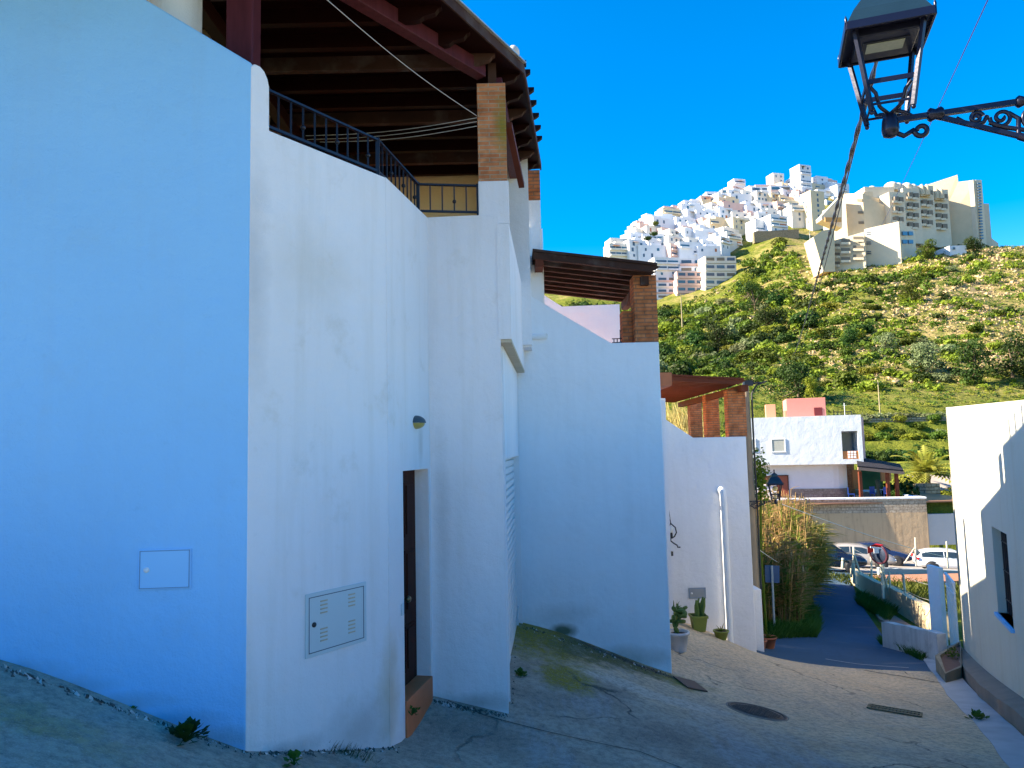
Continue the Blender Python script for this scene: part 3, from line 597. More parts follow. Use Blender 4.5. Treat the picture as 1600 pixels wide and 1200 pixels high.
# bare rocky ground gets more frequent to the right of the slope
rx = t.math('MULTIPLY', t.math('SUBTRACT', t.math('DIVIDE', sep.outputs[0], sep.outputs[1]), .40), 1.5)
f = t.math('ADD', t.ramp(n1, .38, .62), rx, clamp=False); f = t.math('MULTIPLY', f, t.math('DIVIDE', t.math('SUBTRACT', sep.outputs[1], 105), 40, clamp=True))
f = t.math('MULTIPLY', f, t.ramp(n2, .36, .58), clamp=True)
c = t.mix(f, grass, soil); t.bump(t.math('ADD', n3, t.math('MULTIPLY', n2, 2)), .9, .6)
g = bpy.data.objects.new('ground', me); COL.objects.link(g); me.materials.append(t.fin(c, .95, spec=.1)); struct(g)

def sheet(name, mat, left, right, off, across=10, sub=8):     # road strip between two world polylines, draped on the ground
    def res(pl):
        out = []
        for i in range(len(pl) - 1):
            for k in range(sub): out.append(Vector(pl[i]).lerp(Vector(pl[i + 1]), k / sub))
        return out + [Vector(pl[-1])]
    Lp, Rp = res(left), res(right); mb = MB(); V = []
    for a, b in zip(Lp, Rp):
        for k in range(across + 1): q = a.lerp(b, k / across); V.append((q.x, q.y, gz(q.x, q.y) + off))
    n_ = across + 1
    mb.add(V, [(i * n_ + k, i * n_ + k + 1, (i + 1) * n_ + k + 1, (i + 1) * n_ + k) for i in range(len(Lp) - 1) for k in range(across)], True)
    return mb.build(name, mat)
# near street : worn asphalt and concrete in one sheet
t = NT('worn_street')
a1 = t.noise(.8, detail=8, rough=.65); a2 = t.noise(14, detail=8, rough=.8); a3 = t.noise(1.2, stretch=(1, .22, 1), detail=8, rough=.7); a4 = t.noise(90, detail=2)
asph = t.mix(t.ramp(a1, .35, .68), (.28, .235, .18), (.56, .47, .35))
asph = t.mix(t.math('MULTIPLY', t.ramp(a3, .52, .60), .75), asph, (.38, .37, .35))
conc = t.mix(t.ramp(a1, .3, .7), (.68, .49, .29), (.80, .61, .39)); conc = t.mix(t.math('MULTIPLY', t.ramp(a3, .5, .7), .5), conc, (.44, .35, .25))
wob = t.noise(.9, detail=5)
mc = t.spot((5.2, 12.6, -4.2), (6.2, 5.6, 8), wob, .35, .35)
c = t.mix(mc, asph, conc)
c = t.mix(t.math('MULTIPLY', t.spot(tuple(G(1010, 1085)), (1.5, .28, 3), t.noise(2.5, detail=7, rough=.7), .6, .9, rz=-.25), .6), c, (.62, .57, .48)); moss = t.noise(5, detail=6, rough=.7)
def gp(x, y): q = G(x, y); return (q.x, q.y, q.z)
for (x, y, sx, sy, am) in ((850, 1000, .8, 1.3, 1), (960, 1032, 1.5, .5, 1), (900, 1015, 1.1, .6, 1), (890, 1065, .45, .6, 1), (830, 985, .6, .8, .95), (30, 1160, .9, .5, .7), (1065, 1070, .35, .5, .9)):
    p_ = gp(x, y); c = t.mix(t.math('MULTIPLY', t.spot(p_, (sx, sy, 3), moss, .55, .8), am), c, (.27, .22, .015) if y > 1040 or x < 900 else (.12, .12, .025))
p_ = gp(985, 1038); c = t.mix(t.math('MULTIPLY', t.spot(p_, (1.1, .12, 3), moss, .5, .7, rz=-.12), .9), c, (.03, .025, .012))
c = t.mix(t.spot((0, -2, -1.5), (14, 5.2, 6), wob, .2, .05), c, (.46, .42, .36)); p_ = gp(60, 1190); c = t.mix(t.math('MULTIPLY', t.spot(p_, (1.3, .5, 3), moss, .6, 1.2), .55), c, (.40, .42, .42))  # first spot: unseen pale ground behind the camera, added to bounce light
vo = t.new('TexVoronoi'); vo.feature = 'DISTANCE_TO_EDGE'; vo.inputs['Scale'].default_value = .55
mp = t.new('Mapping'); mp.inputs['Scale'].default_value = (1, 1, .3); wn_ = t.new('VectorMath'); wn_.operation = 'ADD'
nv = t.new('TexNoise'); nv.inputs['Scale'].default_value = 1.6; nv.inputs['Detail'].default_value = 6; t.l.new(t.pos, nv.inputs[0]); t.l.new(t.pos, wn_.inputs[0]); t.l.new(nv.outputs['Color'], wn_.inputs[1]); t.l.new(wn_.outputs[0], mp.inputs[0]); t.l.new(mp.outputs[0], vo.inputs['Vector'])
crack = t.ramp(vo.outputs['Distance'], .004, .014, (1, 1, 1), (0, 0, 0))
crm = t.math('MULTIPLY', crack, t.ramp(t.noise(.7), .5, .6))
c = t.mix(t.math('MULTIPLY', crm, .85), c, (.05, .05, .045))
c = t.mix(t.math('MULTIPLY', t.ramp(a2, .44, .66), .75), c, (.13, .12, .11)); c = t.mix(t.math('MULTIPLY', t.ramp(t.noise(3.2, detail=10, rough=.8), .52, .66), .5), c, (.36, .34, .30)); c = t.mix(t.math('MULTIPLY', t.ramp(a4, .55, .75), .5), c, (.55, .52, .48))
t.bump(t.math('SUBTRACT', t.math('ADD', t.math('MULTIPLY', a2, .6), t.math('ADD', a3, t.math('MULTIPLY', a4, .3))), crm), .8, .02)
J0 = G(1150, 1008); J1 = G(1462, 1052); j0 = J0 + (J0 - J1) * 1.0
W0 = Vector((R0.x + .433 * (-5 - R0.y) + .2, -5, 0)); W1 = Vector((2.43 + .433 * 14.6 + .2, 14.6, 0))
st = sheet('street', t.fin(c, .92, spec=.15), [(-10, -5, 0), (-10, 4, 0), (-8, 12, 0), (j0.x, j0.y, 0)], [W0, (2.43 + .433 * 4, 4, 0), W1 + Vector((-1.5, -3.5, 0)), (J1.x, J1.y, 0)], .03, 60, 34); struct(st)
t = NT('dark_asphalt_road')
a1 = t.noise(.35, detail=6); a2 = t.noise(7, detail=8, rough=.8); c = t.mix(t.ramp(a1, .35, .65), (.045, .09, .14), (.07, .12, .18)); c = t.mix(t.math('MULTIPLY', t.ramp(a2, .5, .75), .6), c, (.06, .06, .06))
s1_ = t.noise(1.4, stretch=(.25, 1.2, 1), detail=5); c = t.mix(t.math('MULTIPLY', t.ramp(s1_, .6, .68), .5), c, (.24, .23, .22)); t.bump(a2, .6, .02)
M_asph = t.fin(c, .9, spec=.15)
LR_ = [((1120, 1004), (1475, 1056)), ((1180, 996), (1450, 1030)), ((1268, 990), (1430, 1010)), ((1272, 970), (1378, 992)), ((1272, 945), (1352, 955)), ((1268, 915), (1336, 925)), ((1258, 897), (1330, 905))]
Lr = [G(*a) for a, b in LR_]; Rr = [G(*b) for a, b in LR_]
Lr += [Vector((17.0, 45, 0)), Vector((15, 60, 0))]; Rr += [Vector((20.5, 43.5, 0)), Vector((22, 60, 0))]
rd_ = sheet('road', M_asph, [(p.x, p.y, 0) for p in Lr], [(p.x, p.y, 0) for p in Rr], .016, 12, 6); struct(rd_)
pk = sheet('parking_lot', plain('dusty_concrete', (.32, .28, .24), .9, 0, .25, .6), [(20, 43.9, 0), (20, 56.2, 0)], [(45, 44.6, 0), (45, 56.4, 0)], .06, 40, 12); struct(pk)
br = sheet('back_road', plain('pale_dusty_road', (.36, .30, .25), .95, 0, .25, .5), [(36.8, 58, 0), (37.2, 66, 0), (40, 76, 0)], [(44, 58, 0), (47, 66, 0), (60, 74, 0)], .12, 16, 16); struct(br)
def ground_line(pts, w, mat, name, off):
    P_ = [G(*p) for p in pts]; L_l = []; R_l = []
    for i, p in enumerate(P_):
        d = (P_[min(i + 1, len(P_) - 1)] - P_[max(i - 1, 0)]); n_ = Vector((-d.y, d.x, 0)).normalized() * w / 2; L_l.append((p.x - n_.x, p.y - n_.y, 0)); R_l.append((p.x + n_.x, p.y + n_.y, 0))
    struct(sheet(name, mat, L_l, R_l, off, 2, 10))
M_jt = plain('dark_street_joint', (.05, .045, .04), .95); M_pale = plain('pale_street_line', (.50, .47, .42), .9, 0, .3, 6)
ground_line([(1350, 1050), (1400, 1058), (1470, 1070)], .035, M_jt, 'street_joint', .036); ground_line([(700, 1100), (760, 1124), (860, 1150), (1000, 1180), (1090, 1215)], .012, M_jt, 'street_joint', .036)
ground_line([(1290, 1032), (1340, 1040), (1420, 1046)], .03, M_pale, 'pale_line', .036)  # thin pale line laid across the street
# manhole cover and drain grate
def on_ground(name, label, cat, px, py, rz=0):
    q = G(px, py); o = thing(name, label, cat, (q.x, q.y, q.z + .040)); e = .3
    dx = (gz(q.x + e, q.y) - gz(q.x - e, q.y)) / (2 * e); dy = (gz(q.x, q.y + e) - gz(q.x, q.y - e)) / (2 * e)
    return o, Vector((-dx, -dy, 1)).normalized()
def place_disc(o, nrm, rz): o.rotation_mode = 'QUATERNION'; o.rotation_quaternion = Vector((0, 0, 1)).rotation_difference(nrm) @ Matrix.Rotation(rz, 4, 'Z').to_quaternion()
M_cast = plain('cast_iron', (.10, .085, .075), .7, .5, .4, 30)
o, nrm = on_ground('manhole_cover', 'round patterned iron manhole cover in the street', 'manhole cover', 1183, 1116)
oc = o.location.copy(); o.location = (0, 0, 0)
mb = MB(); mb.lathe((0, 0, 0), [(.36, -.02), (.36, .004), (.33, .004), (.33, -.003), (.31, -.003), (.31, .002), (.001, .002)], 40); 
for i in range(-6, 7):
    for j in range(-6, 7):
        if i * i + j * j < 36 : mb.box((i * .046, j * .046, .004), (.028, .028, .008), rz=(i + j) % 2 * .78)
mb.build('cover_plate', M_cast, o); MB().lathe((0, 0, 0), [(.385, -.02), (.385, .003), (.365, .003), (.365, -.02)], 40).build('rim', plain('grey_mortar_ring', (.26, .22, .18), .9, 0, .3, 12), o); o.location = oc; place_disc(o, nrm, .3)
o, nrm = on_ground('drain_grate', 'long rectangular drain grate with moss at its left end', 'drain', 1398, 1115)
qa, qb = G(1358, 1108), G(1440, 1122); ang = math.atan2(qb.y - qa.y, qb.x - qa.x); Lg = (qb - qa).length
oc = o.location.copy(); o.location = (0, 0, 0); wg = .34
mb = MB()
for i in range(int(Lg / .045)): mb.box((-Lg / 2 + .02 + i * .045, 0, .001), (.026, wg - .04, .012))
for s_ in (-1, 1): mb.box((0, s_ * wg / 2, .006), (Lg, .03, .014)); mb.box((s_ * Lg / 2, 0, .0065), (.03, wg, .014))
mb.box((0, 0, .006), (Lg, .02, .013)); mb.build('grate', plain('mossy_iron', (.15, .13, .07), .8, .2, .5, 4), o)
MB().box((0, 0, .0), (Lg, wg, .003)).build('pit_shade_sheet', M_black, o); o.location = oc; place_disc(o, nrm, ang)  # flat black sheet, the dark under the grate put into its colour

# ================================================================== leaves and plants
def leafquads(mb, c, r, n, size, seed=0, squash=(1, 1, 1), shell=.55, curl=.25, pointy=False):
    rg = random.Random(seed)
    for _ in range(n):
        while True:
            v = Vector((rg.gauss(0, 1), rg.gauss(0, 1), rg.gauss(0, 1)))
            if v.length > .1: break
        v.normalize(); rr = shell + (1 - shell) * rg.random() ** .6
        p = Vector(c) + Vector((v.x * r * rr * squash[0], v.y * r * rr * squash[1], v.z * r * rr * squash[2]))
        nn = (v + Vector((rg.gauss(0, .5), rg.gauss(0, .5), rg.gauss(0, .5) + .3))).normalized(); a = nn.orthogonal().normalized(); a = Matrix.Rotation(rg.random() * 6.28, 3, nn) @ a; b = nn.cross(a)
        s_ = size * (.6 + .8 * rg.random()); h = s_ * (.5 + .3 * rg.random())
        mb.add([p - a * s_ * .5, p - b * h * .5 + nn * curl * s_ * .3, p + a * s_ * .5, p + b * h * .5 + nn * curl * s_ * .3], [(0, 1, 2, 3)])
    return mb
ML_dark = leaves('dark_leaves', (.018, .042, .007), (.048, .088, .012)); ML_mid = leaves('green_leaves', (.050, .090, .008), (.125, .165, .016))
ML_lite = leaves('yellow_green_leaves', (.12, .155, .010), (.24, .25, .022)); ML_olive = leaves('olive_grey_leaves', (.11, .14, .055), (.20, .22, .10)); ML_weed = leaves('fresh_weed_leaves', (.04, .12, .015), (.09, .20, .03), objvar=.1)
ML_dry = leaves('dry_reed_leaves', (.42, .30, .10), (.60, .46, .18), .35, 1.2, .05); ML_reed = leaves('green_reed_leaves', (.16, .20, .03), (.30, .30, .06), .35, 1.2, .05); ML_grass = leaves('lush_grass', (.035, .10, .012), (.08, .17, .025), .3, 2, .05)  # ML_grass is a plain deep green for bank, verge and wall foot
M_trunk = wood('grey_bark', (.16, .12, .08), .9)
def blade(mb, base, tip, w, bend=.15, seg=4, side=None):
    base, tip = Vector(base), Vector(tip); d = tip - base; sd = (side or d.cross(Vector((.3, .5, .8)))).normalized(); V = []
    for i in range(seg + 1):
        t_ = i / seg; p = base + d * t_ + Vector((d.x, d.y, 0)) * (t_ * t_ * bend) - Vector((0, 0, 1)) * (d.length * bend * t_ * t_)
        ww = w * (1 - t_ ** 2) + .0005; V += [p - sd * ww / 2, p + sd * ww / 2]
    mb.add(V, [(2 * i, 2 * i + 1, 2 * i + 3, 2 * i + 2) for i in range(seg)])
def weed(px, py, r, n, size, label, seed, sink=0, wall=None, mat=None):
    q = wall or G(px, py); mb = MB(); rg = random.Random(seed)
    for k in range(n):
        a = rg.random() * 6.28; el = rg.uniform(.2, 1.3); L = r * rg.uniform(.6, 1.1); d = Vector((math.cos(a) * math.cos(el), math.sin(a) * math.cos(el), math.sin(el)))
        tip = q + d * L; mb.tube([q + Vector((0, 0, .0)), q + d * L * .5 + Vector((0, 0, .02)), tip], .003, 4, False)
        nn = (d + Vector((0, 0, .7))).normalized(); aa = nn.cross(d).normalized() if nn.cross(d).length > .01 else Vector((1, 0, 0)); s_ = size * rg.uniform(.7, 1.2)
        pts = [tip + (d * math.cos(t_) * s_ * (.8 + .2 * math.cos(3 * t_)) + aa * math.sin(t_) * s_ * (.8 + .2 * math.cos(5 * t_))) for t_ in np.linspace(0, 6.28, 11)[:-1]]
        mb.add(pts, [tuple(range(10))])
    o = mb.build('weed', mat or ML_weed); return tag(o, label, 'weed', 'weeds along the walls')
qw = P(290, 1150, 5.15); weed(0, 0, .13, 46, .035, 'bushiest dark green weed at the foot of the blue wall', 1, wall=Vector((qw.x, qw.y, gz(qw.x, qw.y) + .03)), mat=ML_dark)
weed(207, 1112, .05, 8, .018, 'tiny weed in the joint under the blue wall, left of the bushy weed', 2)
q = P(460, 1185, 5.45); weed(0, 0, .09, 16, .032, 'small leafy weed at the foot of the stained wall below the meter cabinet', 3, wall=Vector((q.x, q.y, gz(q.x, q.y) + .04)))
q = P(640, 1118, 7.0); weed(0, 0, .08, 14, .022, 'small weed growing beside the terracotta doorstep', 4, wall=Vector((q.x + .02, q.y, q.z)))
weed(812, 1060, .10, 22, .03, 'small bright weed beside the garage pier', 5); weed(1527, 1128, .14, 24, .04, 'bright green weed in the gutter along the right house', 6)
weed(988, 1030, .30, 10, .028, 'thin sprigs growing from the mossy edge of the tall blue wall', 7, mat=ML_dark); weed(1020, 1042, .16, 14, .03, 'low dark weed near the lower corner of the tall blue wall', 8, mat=ML_dark)
mb = MB(); q = G(540, 1184)
for k in range(160): a = random.random() * 6.28; b = Vector((q.x + random.gauss(0, .13), q.y + random.gauss(0, .035), 0)); b.z = gz(b.x, b.y) + .02; blade(mb, b, b + Vector((math.cos(a) * .05, math.sin(a) * .05, random.uniform(.03, .11))), .004)
tag(mb.build('grass_tuft', leaves('brownish_grass', (.16, .13, .04), (.10, .13, .03))), 'low brownish grass tuft at the corner of the stained wall', 'grass')
# grit and crumbs of plaster along the wall feet
rg = random.Random(8); lines = [((2, 1046), (385, 1183)), ((388, 1184), (628, 1172)), ((676, 1097), (794, 1122)), ((815, 978), (1046, 1057)), ((800, 1110), (806, 1010))]
for nm, mt_, lb_, k_ in (('grit', plain('dark_grit', (.10, .09, .08), .95), 'dark grit and soil gathered along the foot of the walls', 620), ('plaster_crumbs', plain('pale_crumbs', (.55, .54, .52), .95), 'pale crumbs of fallen plaster along the foot of the walls', 200)):
    m = MB()
    for k in range(k_):
        (xa, ya_), (xb, yb_) = rg.choice(lines[:4] if rg.random() < .9 else lines); t_ = rg.random(); q = G(xa + (xb - xa) * t_, ya_ + (yb_ - ya_) * t_ + abs(rg.gauss(0, 3.5)) + 1); r = rg.uniform(.006, .022); q.z += .03
        m.add([q + Vector((rg.uniform(-1, 1) * r * 1.5, rg.uniform(-1, 1) * r * 1.5, -.01)) for _ in range(3)] + [q + Vector((rg.uniform(-.3, .3) * r, rg.uniform(-.3, .3) * r, r))], [(0, 1, 3), (1, 2, 3), (2, 0, 3)])
    tag(m.build(nm, mt_), lb_, 'grit', None, 'stuff')
# pots and plants in front of the third house
def pot(name, label, px, py, d, r, h, mat, square=False, plant='aloe', pm=None, ps=1.0, seed=1):
    r *= .85; h *= .88; q = P(px, py, d); q = Vector((q.x, q.y, gz(q.x, q.y) + .03)); o = thing(name, label, 'plant pot', (0, 0, 0)); mb = MB()
    n_ = 4 if square else 22
    mb.lathe((0, 0, 0), [(r * .72, 0), (r * .98, h * .86), (r * 1.1, h * .86), (r * 1.1, h), (r * .95, h), (r * .9, h * .8)], n_, smooth=not square); mb.build('pot', mat, o)
    MB().lathe((0, 0, 0), [(r * .93, h * .86), (.001, h * .88)], n_).build('soil', plain('dark_soil_%s' % name, (.06, .04, .025), .95), o)
    pl = MB(); rg = random.Random(seed)
    if plant == 'aloe':
        for k in range(int(16 * ps)): a = rg.random() * 6.28; e = rg.uniform(.3, 1.3); L = r * rg.uniform(1.2, 2.0) * ps; blade(pl, (0, 0, h * .85), (math.cos(a) * math.cos(e) * L, math.sin(a) * math.cos(e) * L, h * .85 + math.sin(e) * L), r * .16, .12)
    elif plant == 'column':
        for k in range(7): a = rg.random() * 6.28; rr = r * .45 * rg.random(); L = h * rg.uniform(.5, 1.35); pl.tube([(math.cos(a) * rr, math.sin(a) * rr, h * .8), (math.cos(a) * rr * 1.3 + .02, math.sin(a) * rr * 1.3, h * .8 + L * .6), (math.cos(a) * rr * 1.5 + .03 + .02 * k * .5, math.sin(a) * rr * 1.5, h * .8 + L)], [r * .16, r * .2, r * .06], 7)
    elif plant == 'pear':
        tips = [Vector((0, 0, h * .9))]
        for k in range(26):
            b = rg.choice(tips[-14:]); a = rg.random() * 6.28; d = Vector((math.cos(a) * .7 + (.7 if k > 15 else 0), math.sin(a) * .5, .9 if k < 8 else .1)).normalized(); L = r * .42
            c_ = b + d * L * .8; nn = d.cross(Vector((math.sin(a * 3), math.cos(a * 2), .2))).normalized(); sd = d.cross(nn)
            V = []; 
            for t_ in np.linspace(0, 6.28, 13)[:-1]: V.append(c_ + d * math.cos(t_) * L * .85 + sd * math.sin(t_) * L * .55 + nn * .012)
            V2 = [v - nn * .03 for v in V]; pl.add(V + V2, [tuple(range(12)), tuple(range(23, 11, -1))] + [(i, (i + 1) % 12, (i + 1) % 12 + 12, i + 12) for i in range(12)], True)
            tips.append(c_ + d * L * .6)
    pl.build('plant', pm or ML_mid, o); o.location = q; return o
M_gpot = plain('olive_green_plastic', (.20, .24, .04), .5, 0, .1); M_tpot = plain('terracotta', (.38, .12, .05), .7); M_wpot = plain('white_glazed_pot', (.62, .60, .62), .4, 0, .15, 5)
ML_cact = leaves('cactus_green', (.07, .14, .03), (.12, .20, .05), 0, 2, .02)
pot('plant_pot', 'small olive pot with spiky aloe beside the corner of the tall blue wall', 1054, 972, 15.5, .20, .26, M_gpot, plant='aloe', seed=3)
o = pot('plant_pot', 'largest olive green square pot with upright cactus leaves against the third house', 1092, 985, 15.3, .25, .36, M_gpot, True, 'column', ML_cact, seed=5)
pot('plant_pot', 'low olive pot with spiky sprouts next to the white drainpipe', 1127, 996, 15.3, .17, .20, M_gpot, plant='aloe', ps=.8, seed=6)
pot('plant_pot', 'white glazed pot holding a prickly pear cactus at the corner of the tall blue wall', 1062, 1045, 12.6, .20, .36, M_wpot, plant='pear', pm=ML_cact, ps=1, seed=8)
pot('plant_pot', 'terracotta pot with a thin plant beside the low white wall', 1200, 1006, 17.3, .22, .28, M_tpot, plant='aloe', seed=9)
pot('plant_pot', 'empty-looking terracotta pot right at the foot of the low white wall', 1188, 1002, 16.9, .16, .22, M_tpot, plant='aloe', ps=.3, seed=10)
q = G(1068, 1075); mb = MB(); sl_ = gz(q.x + .3, q.y) - gz(q.x, q.y)
a_, b_, c_, d_ = G(1052, 1062), G(1085, 1070), G(1106, 1086), G(1075, 1080)
mb.ext([p + Vector((0, 0, .035)) for p in (a_, b_, c_, d_)], (0, 0, .02)); tag(mb.build('metal_plate', plain('rusty_plate', (.16, .09, .06), .8)), 'rusty flat plate on the ground below the corner of the tall blue wall', 'plate')
# wire acrobat lamp hanging on the third house
hl = thing('hanging_wire_lamp', 'black wire figure lamp with a bulb hanging on a thin cable before the third house', 'lamp', (0, 0, 0))
dz = 15.75; top_ = P(1037, 738, dz); mid = P(1048, 818, dz); mb = MB(); mb.tube([P(1040, 742, dz), P(1043, 780, dz), mid], .006, 5); mb.build('cable', M_iron, hl)
MB().box(P(1038, 737, dz + .1), (.07, .2, .05)).build('bracket', M_iron, hl)
mb = MB(); q = lambda x, y: P(x, y, dz)
mb.tube([q(1041, 812), q(1047, 812), q(1048, 818)], .012, 6); mb.tube([q(1048, 818), q(1044, 824), q(1043, 832), q(1047, 840)], .014, 6); mb.tube([q(1048, 818), q(1055, 824), q(1057, 832), q(1054, 838), q(1050, 841)], .014, 6)
mb.tube([q(1048, 838), q(1048, 845), q(1053, 849), q(1058, 852), q(1059, 855), q(1063, 855)], .016, 6); mb.tube([q(1048, 844), q(1044, 848), q(1040, 849)], .014, 6); mb.tube([q(1045, 848), q(1045, 862)], .005, 5); mb.build('wire_figure', M_iron, hl)
c_ = q(1048, 836); MB().lathe(c_ - Vector((0, 0, .07)), [(.03, 0), (.045, .03), (.04, .12)], 12).build('socket', M_iron, hl); MB().sphere(c_ + Vector((0, 0, .12)), .06, (1, 1, 1.3), 8).build('bulb', plain('clear_bulb', (.65, .68, .7), .1), hl)
c_ = q(1046, 865); MB().box(c_, (.12, .10, .09), rz=.4).build('weight', M_iron, hl)

# ================================================================== lanterns
M_lamp = plain('black_lantern_paint', (.012, .014, .035), .32, .4); M_lampt = plain('teal_grey_lantern_roof', (.018, .045, .065), .35, .4)
M_led = NT('led_panel_glass'); M_led = M_led.fin(M_led.mix(M_led.noise(60), (.26, .30, .24), (.38, .40, .32)), .25); M_lglass = glass_dark('lantern_glass', (.1, .1, .1))
def spiral(c, u_, v_, r0_, r1_, t0, turns, n_=26):
    return [c + (u_ * math.cos(t0 + turns * 6.283 * i / n_) + v_ * math.sin(t0 + turns * 6.283 * i / n_)) * (r0_ + (r1_ - r0_) * i / n_) for i in range(n_ + 1)]
def lantern(parent, sc_=1.0, detail=True, panes=False):
    # local frame: hub at the origin, bracket leaves along +x
    s = sc_
    zt, zb_ = .43 * s, .08 * s; wt, wb = .145 * s, .088 * s
    bars = []
    for i in (-1, 1):
        for j in (-1, 1):
            m = MB(); m.bar((i * wb, j * wb, zb_ - .03 * s), (i * wt, j * wt, zt), .018 * s, .018 * s); m.sphere((i * wb, j * wb, zb_ - .04 * s), .011 * s, n=5); m.build('corner_bar', M_lamp, parent)
    m = MB()
    k = (zb_ + .09 * s)
    for (z, w_) in ((zb_, wb), (k + .015 * s, wb + (wt - wb) * .26)):
        for a, b in (((-w_, -w_), (w_, -w_)), ((w_, -w_), (w_, w_)), ((w_, w_), (-w_, w_)), ((-w_, w_), (-w_, -w_))): m.bar((a[0], a[1], z), (b[0], b[1], z), .008 * s, .022 * s if z > zb_ else .01 * s)
    m.build('lower_frame', M_lamp, parent)
    m = MB(); wr = .185 * s
    # rim : square ring with upright lip
    for a, b in (((-wr, -wr), (wr, -wr)), ((wr, -wr), (wr, wr)), ((wr, wr), (-wr, wr)), ((-wr, wr), (-wr, -wr))): m.bar((a[0], a[1], zt + .005 * s), (b[0], b[1], zt + .005 * s), .012 * s, .04 * s)
    m.box((0, 0, zt + .012 * s), (2 * wr - .01 * s, 2 * wr - .01 * s, .012 * s)); m.build('rim', M_lamp, parent, bevel=.002)
    m = MB(); V = []; prof = [(wr * .98, zt + .02 * s), (wr * .78, zt + .10 * s), (wr * .55, zt + .17 * s), (wr * .40, zt + .19 * s), (wr * .38, zt + .24 * s), (.02 * s, zt + .28 * s)]
    for r_, z in prof: V += [(-r_, -r_, z), (r_, -r_, z), (r_, r_, z), (-r_, r_, z)]
    m.add(V, [(i * 4 + k, i * 4 + (k + 1) % 4, (i + 1) * 4 + (k + 1) % 4, (i + 1) * 4 + k) for i in range(len(prof) - 1) for k in range(4)] + [tuple(range(len(V) - 4, len(V)))]); rf = m.build('lantern_roof', M_lampt, parent)
    m = MB(); m.lathe((0, 0, zt + .27 * s), [(.012 * s, 0), (.02 * s, .03 * s), (.012 * s, .05 * s), (.022 * s, .07 * s), (.001, .10 * s)], 10)
    for i in (-1, 1):
        for j in (-1, 1): m.lathe((i * wr, j * wr, zt + .02 * s), [(.005 * s, 0), (.007 * s, .015 * s), (.001, .035 * s)], 8)
    m.build('finial', M_lamp, rf)
    if detail:
        m = MB(); m.box((0, 0, zt - .012 * s), (.27 * s, .25 * s, .035 * s)); hs_ = m.build('lamp_housing', M_lamp, parent, bevel=.004)
        m = MB(); m.box((0, 0, zt - .031 * s), (.20 * s, .12 * s, .004 * s)); m.build('housing_frame', M_iron, hs_); m = MB(); m.box((0, 0, zt - .034 * s), (.165 * s, .088 * s, .004 * s)); m.build('led_panel', M_led, hs_)
    # cradle
    m = MB()
    for j in (-1, 1):
        for i in (-1, 1):
            m.tube([(i * wb, j * wb * .9, k), (i * wb * .72, j * wb * .8, k - .03 * s), (i * wb * .55, j * wb * .6, zb_), (i * wb * .42, j * wb * .4, .075 * s), (0, 0, .055 * s)], .009 * s, 6)
    m.build('cradle', M_lamp, parent)
    MB().lathe((0, 0, -.06 * s), [(.012 * s, .0), (.034 * s, .01 * s), (.040 * s, .04 * s), (.036 * s, .08 * s), (.028 * s, .11 * s), (.015 * s, .12 * s)], 18).build('hub', M_lamp, parent)
def bracket(parent, L, s=1.0):
    m = MB(); X1 = Vector((1, 0, 0)); Z1 = Vector((0, 0, 1)); zb0 = .02 * s
    m.bar((.02, 0, zb0), (L, 0, zb0), .022 * s, .022 * s)
    m.lathe((.175 * s, 0, zb0), [(.022 * s, -.03 * s), (.03 * s, -.02 * s), (.022 * s, 0), (.03 * s, .02 * s), (.022 * s, .03 * s)], 14, axis=(1, 0, 0))
    m.lathe((.50 * s, 0, zb0), [(.018 * s, -.03 * s), (.026 * s, -.02 * s), (.018 * s, 0), (.026 * s, .02 * s), (.018 * s, .03 * s)], 14, axis=(1, 0, 0)); m.build('bracket_arm', M_lamp, parent)
    m = MB(); a = .20 * s
    def q(x, z): return Vector((a + x * s, 0, z * s))
    m.bar(q(0, .0), q(.27, -.125), .018 * s, .018 * s)
    m.tube([q(.27, -.125), q(.33, -.155), q(.38, -.19), q(.43, -.185), q(.47, -.15), q(.53, -.12), q(.62, -.13), q(.72, -.19), q(.80, -.22)], [.016 * s, .019 * s, .021 * s, .017 * s, .014 * s, .013 * s, .013 * s, .016 * s, .013 * s], 8)
    for (x_, z_, r_, t0, tn) in ((.125, -.022, .026, .2, 1.5), (.215, -.036, .042, 3.0, 1.6), (.335, -.060, .058, .3, 1.8), (.455, -.055, .052, 2.7, 1.6), (.60, -.06, .052, .4, 1.6), (.74, -.06, .052, 2.9, 1.6)): m.tube(spiral(q(x_, z_), X1, Z1, r_ * s, r_ * .14 * s, t0, tn, 34), .0085 * s, 7)
    for pts in (((.05, -.01), (.08, -.035), (.115, -.05)), ((.115, -.05), (.15, -.045), (.165, -.02)), ((.17, -.05), (.22, -.078), (.27, -.095)), ((.24, -.02), (.275, -.05), (.27, -.12)), ((.27, -.095), (.33, -.115), (.385, -.10)), ((.385, -.10), (.40, -.13), (.39, -.175)), ((.385, -.06), (.42, -.02), (.44, .0)), ((.49, -.08), (.52, -.10), (.53, -.12)), ((.55, -.02), (.53, .0), (.5, .0))): m.tube([q(*p) for p in pts], .0095 * s, 7)
    m.tube([(.01 * s, 0, -.03 * s), (.05 * s, 0, -.055 * s), (.09 * s, 0, -.035 * s)] + spiral(Vector((.118 * s, 0, -.042 * s)), X1, Z1, .026 * s, .018 * s, 3.0, 1.0, 16), .011 * s, 7)
    m.tube([(.02 * s, 0, .065 * s), (.06 * s, 0, .05 * s), (.09 * s, 0, .025 * s)], .008 * s, 6)
    m.build('scrollwork', M_lamp, parent)
HB = P(1391, 196, 3.42)
sl1 = thing('street_lamp', 'black iron lantern on a scrolled bracket, large at the top right', 'street lamp')
lantern(sl1, 1.0); bracket(sl1, 1.25, 1.1)
pole_h = HB.z - gz(2.95, 2.95)
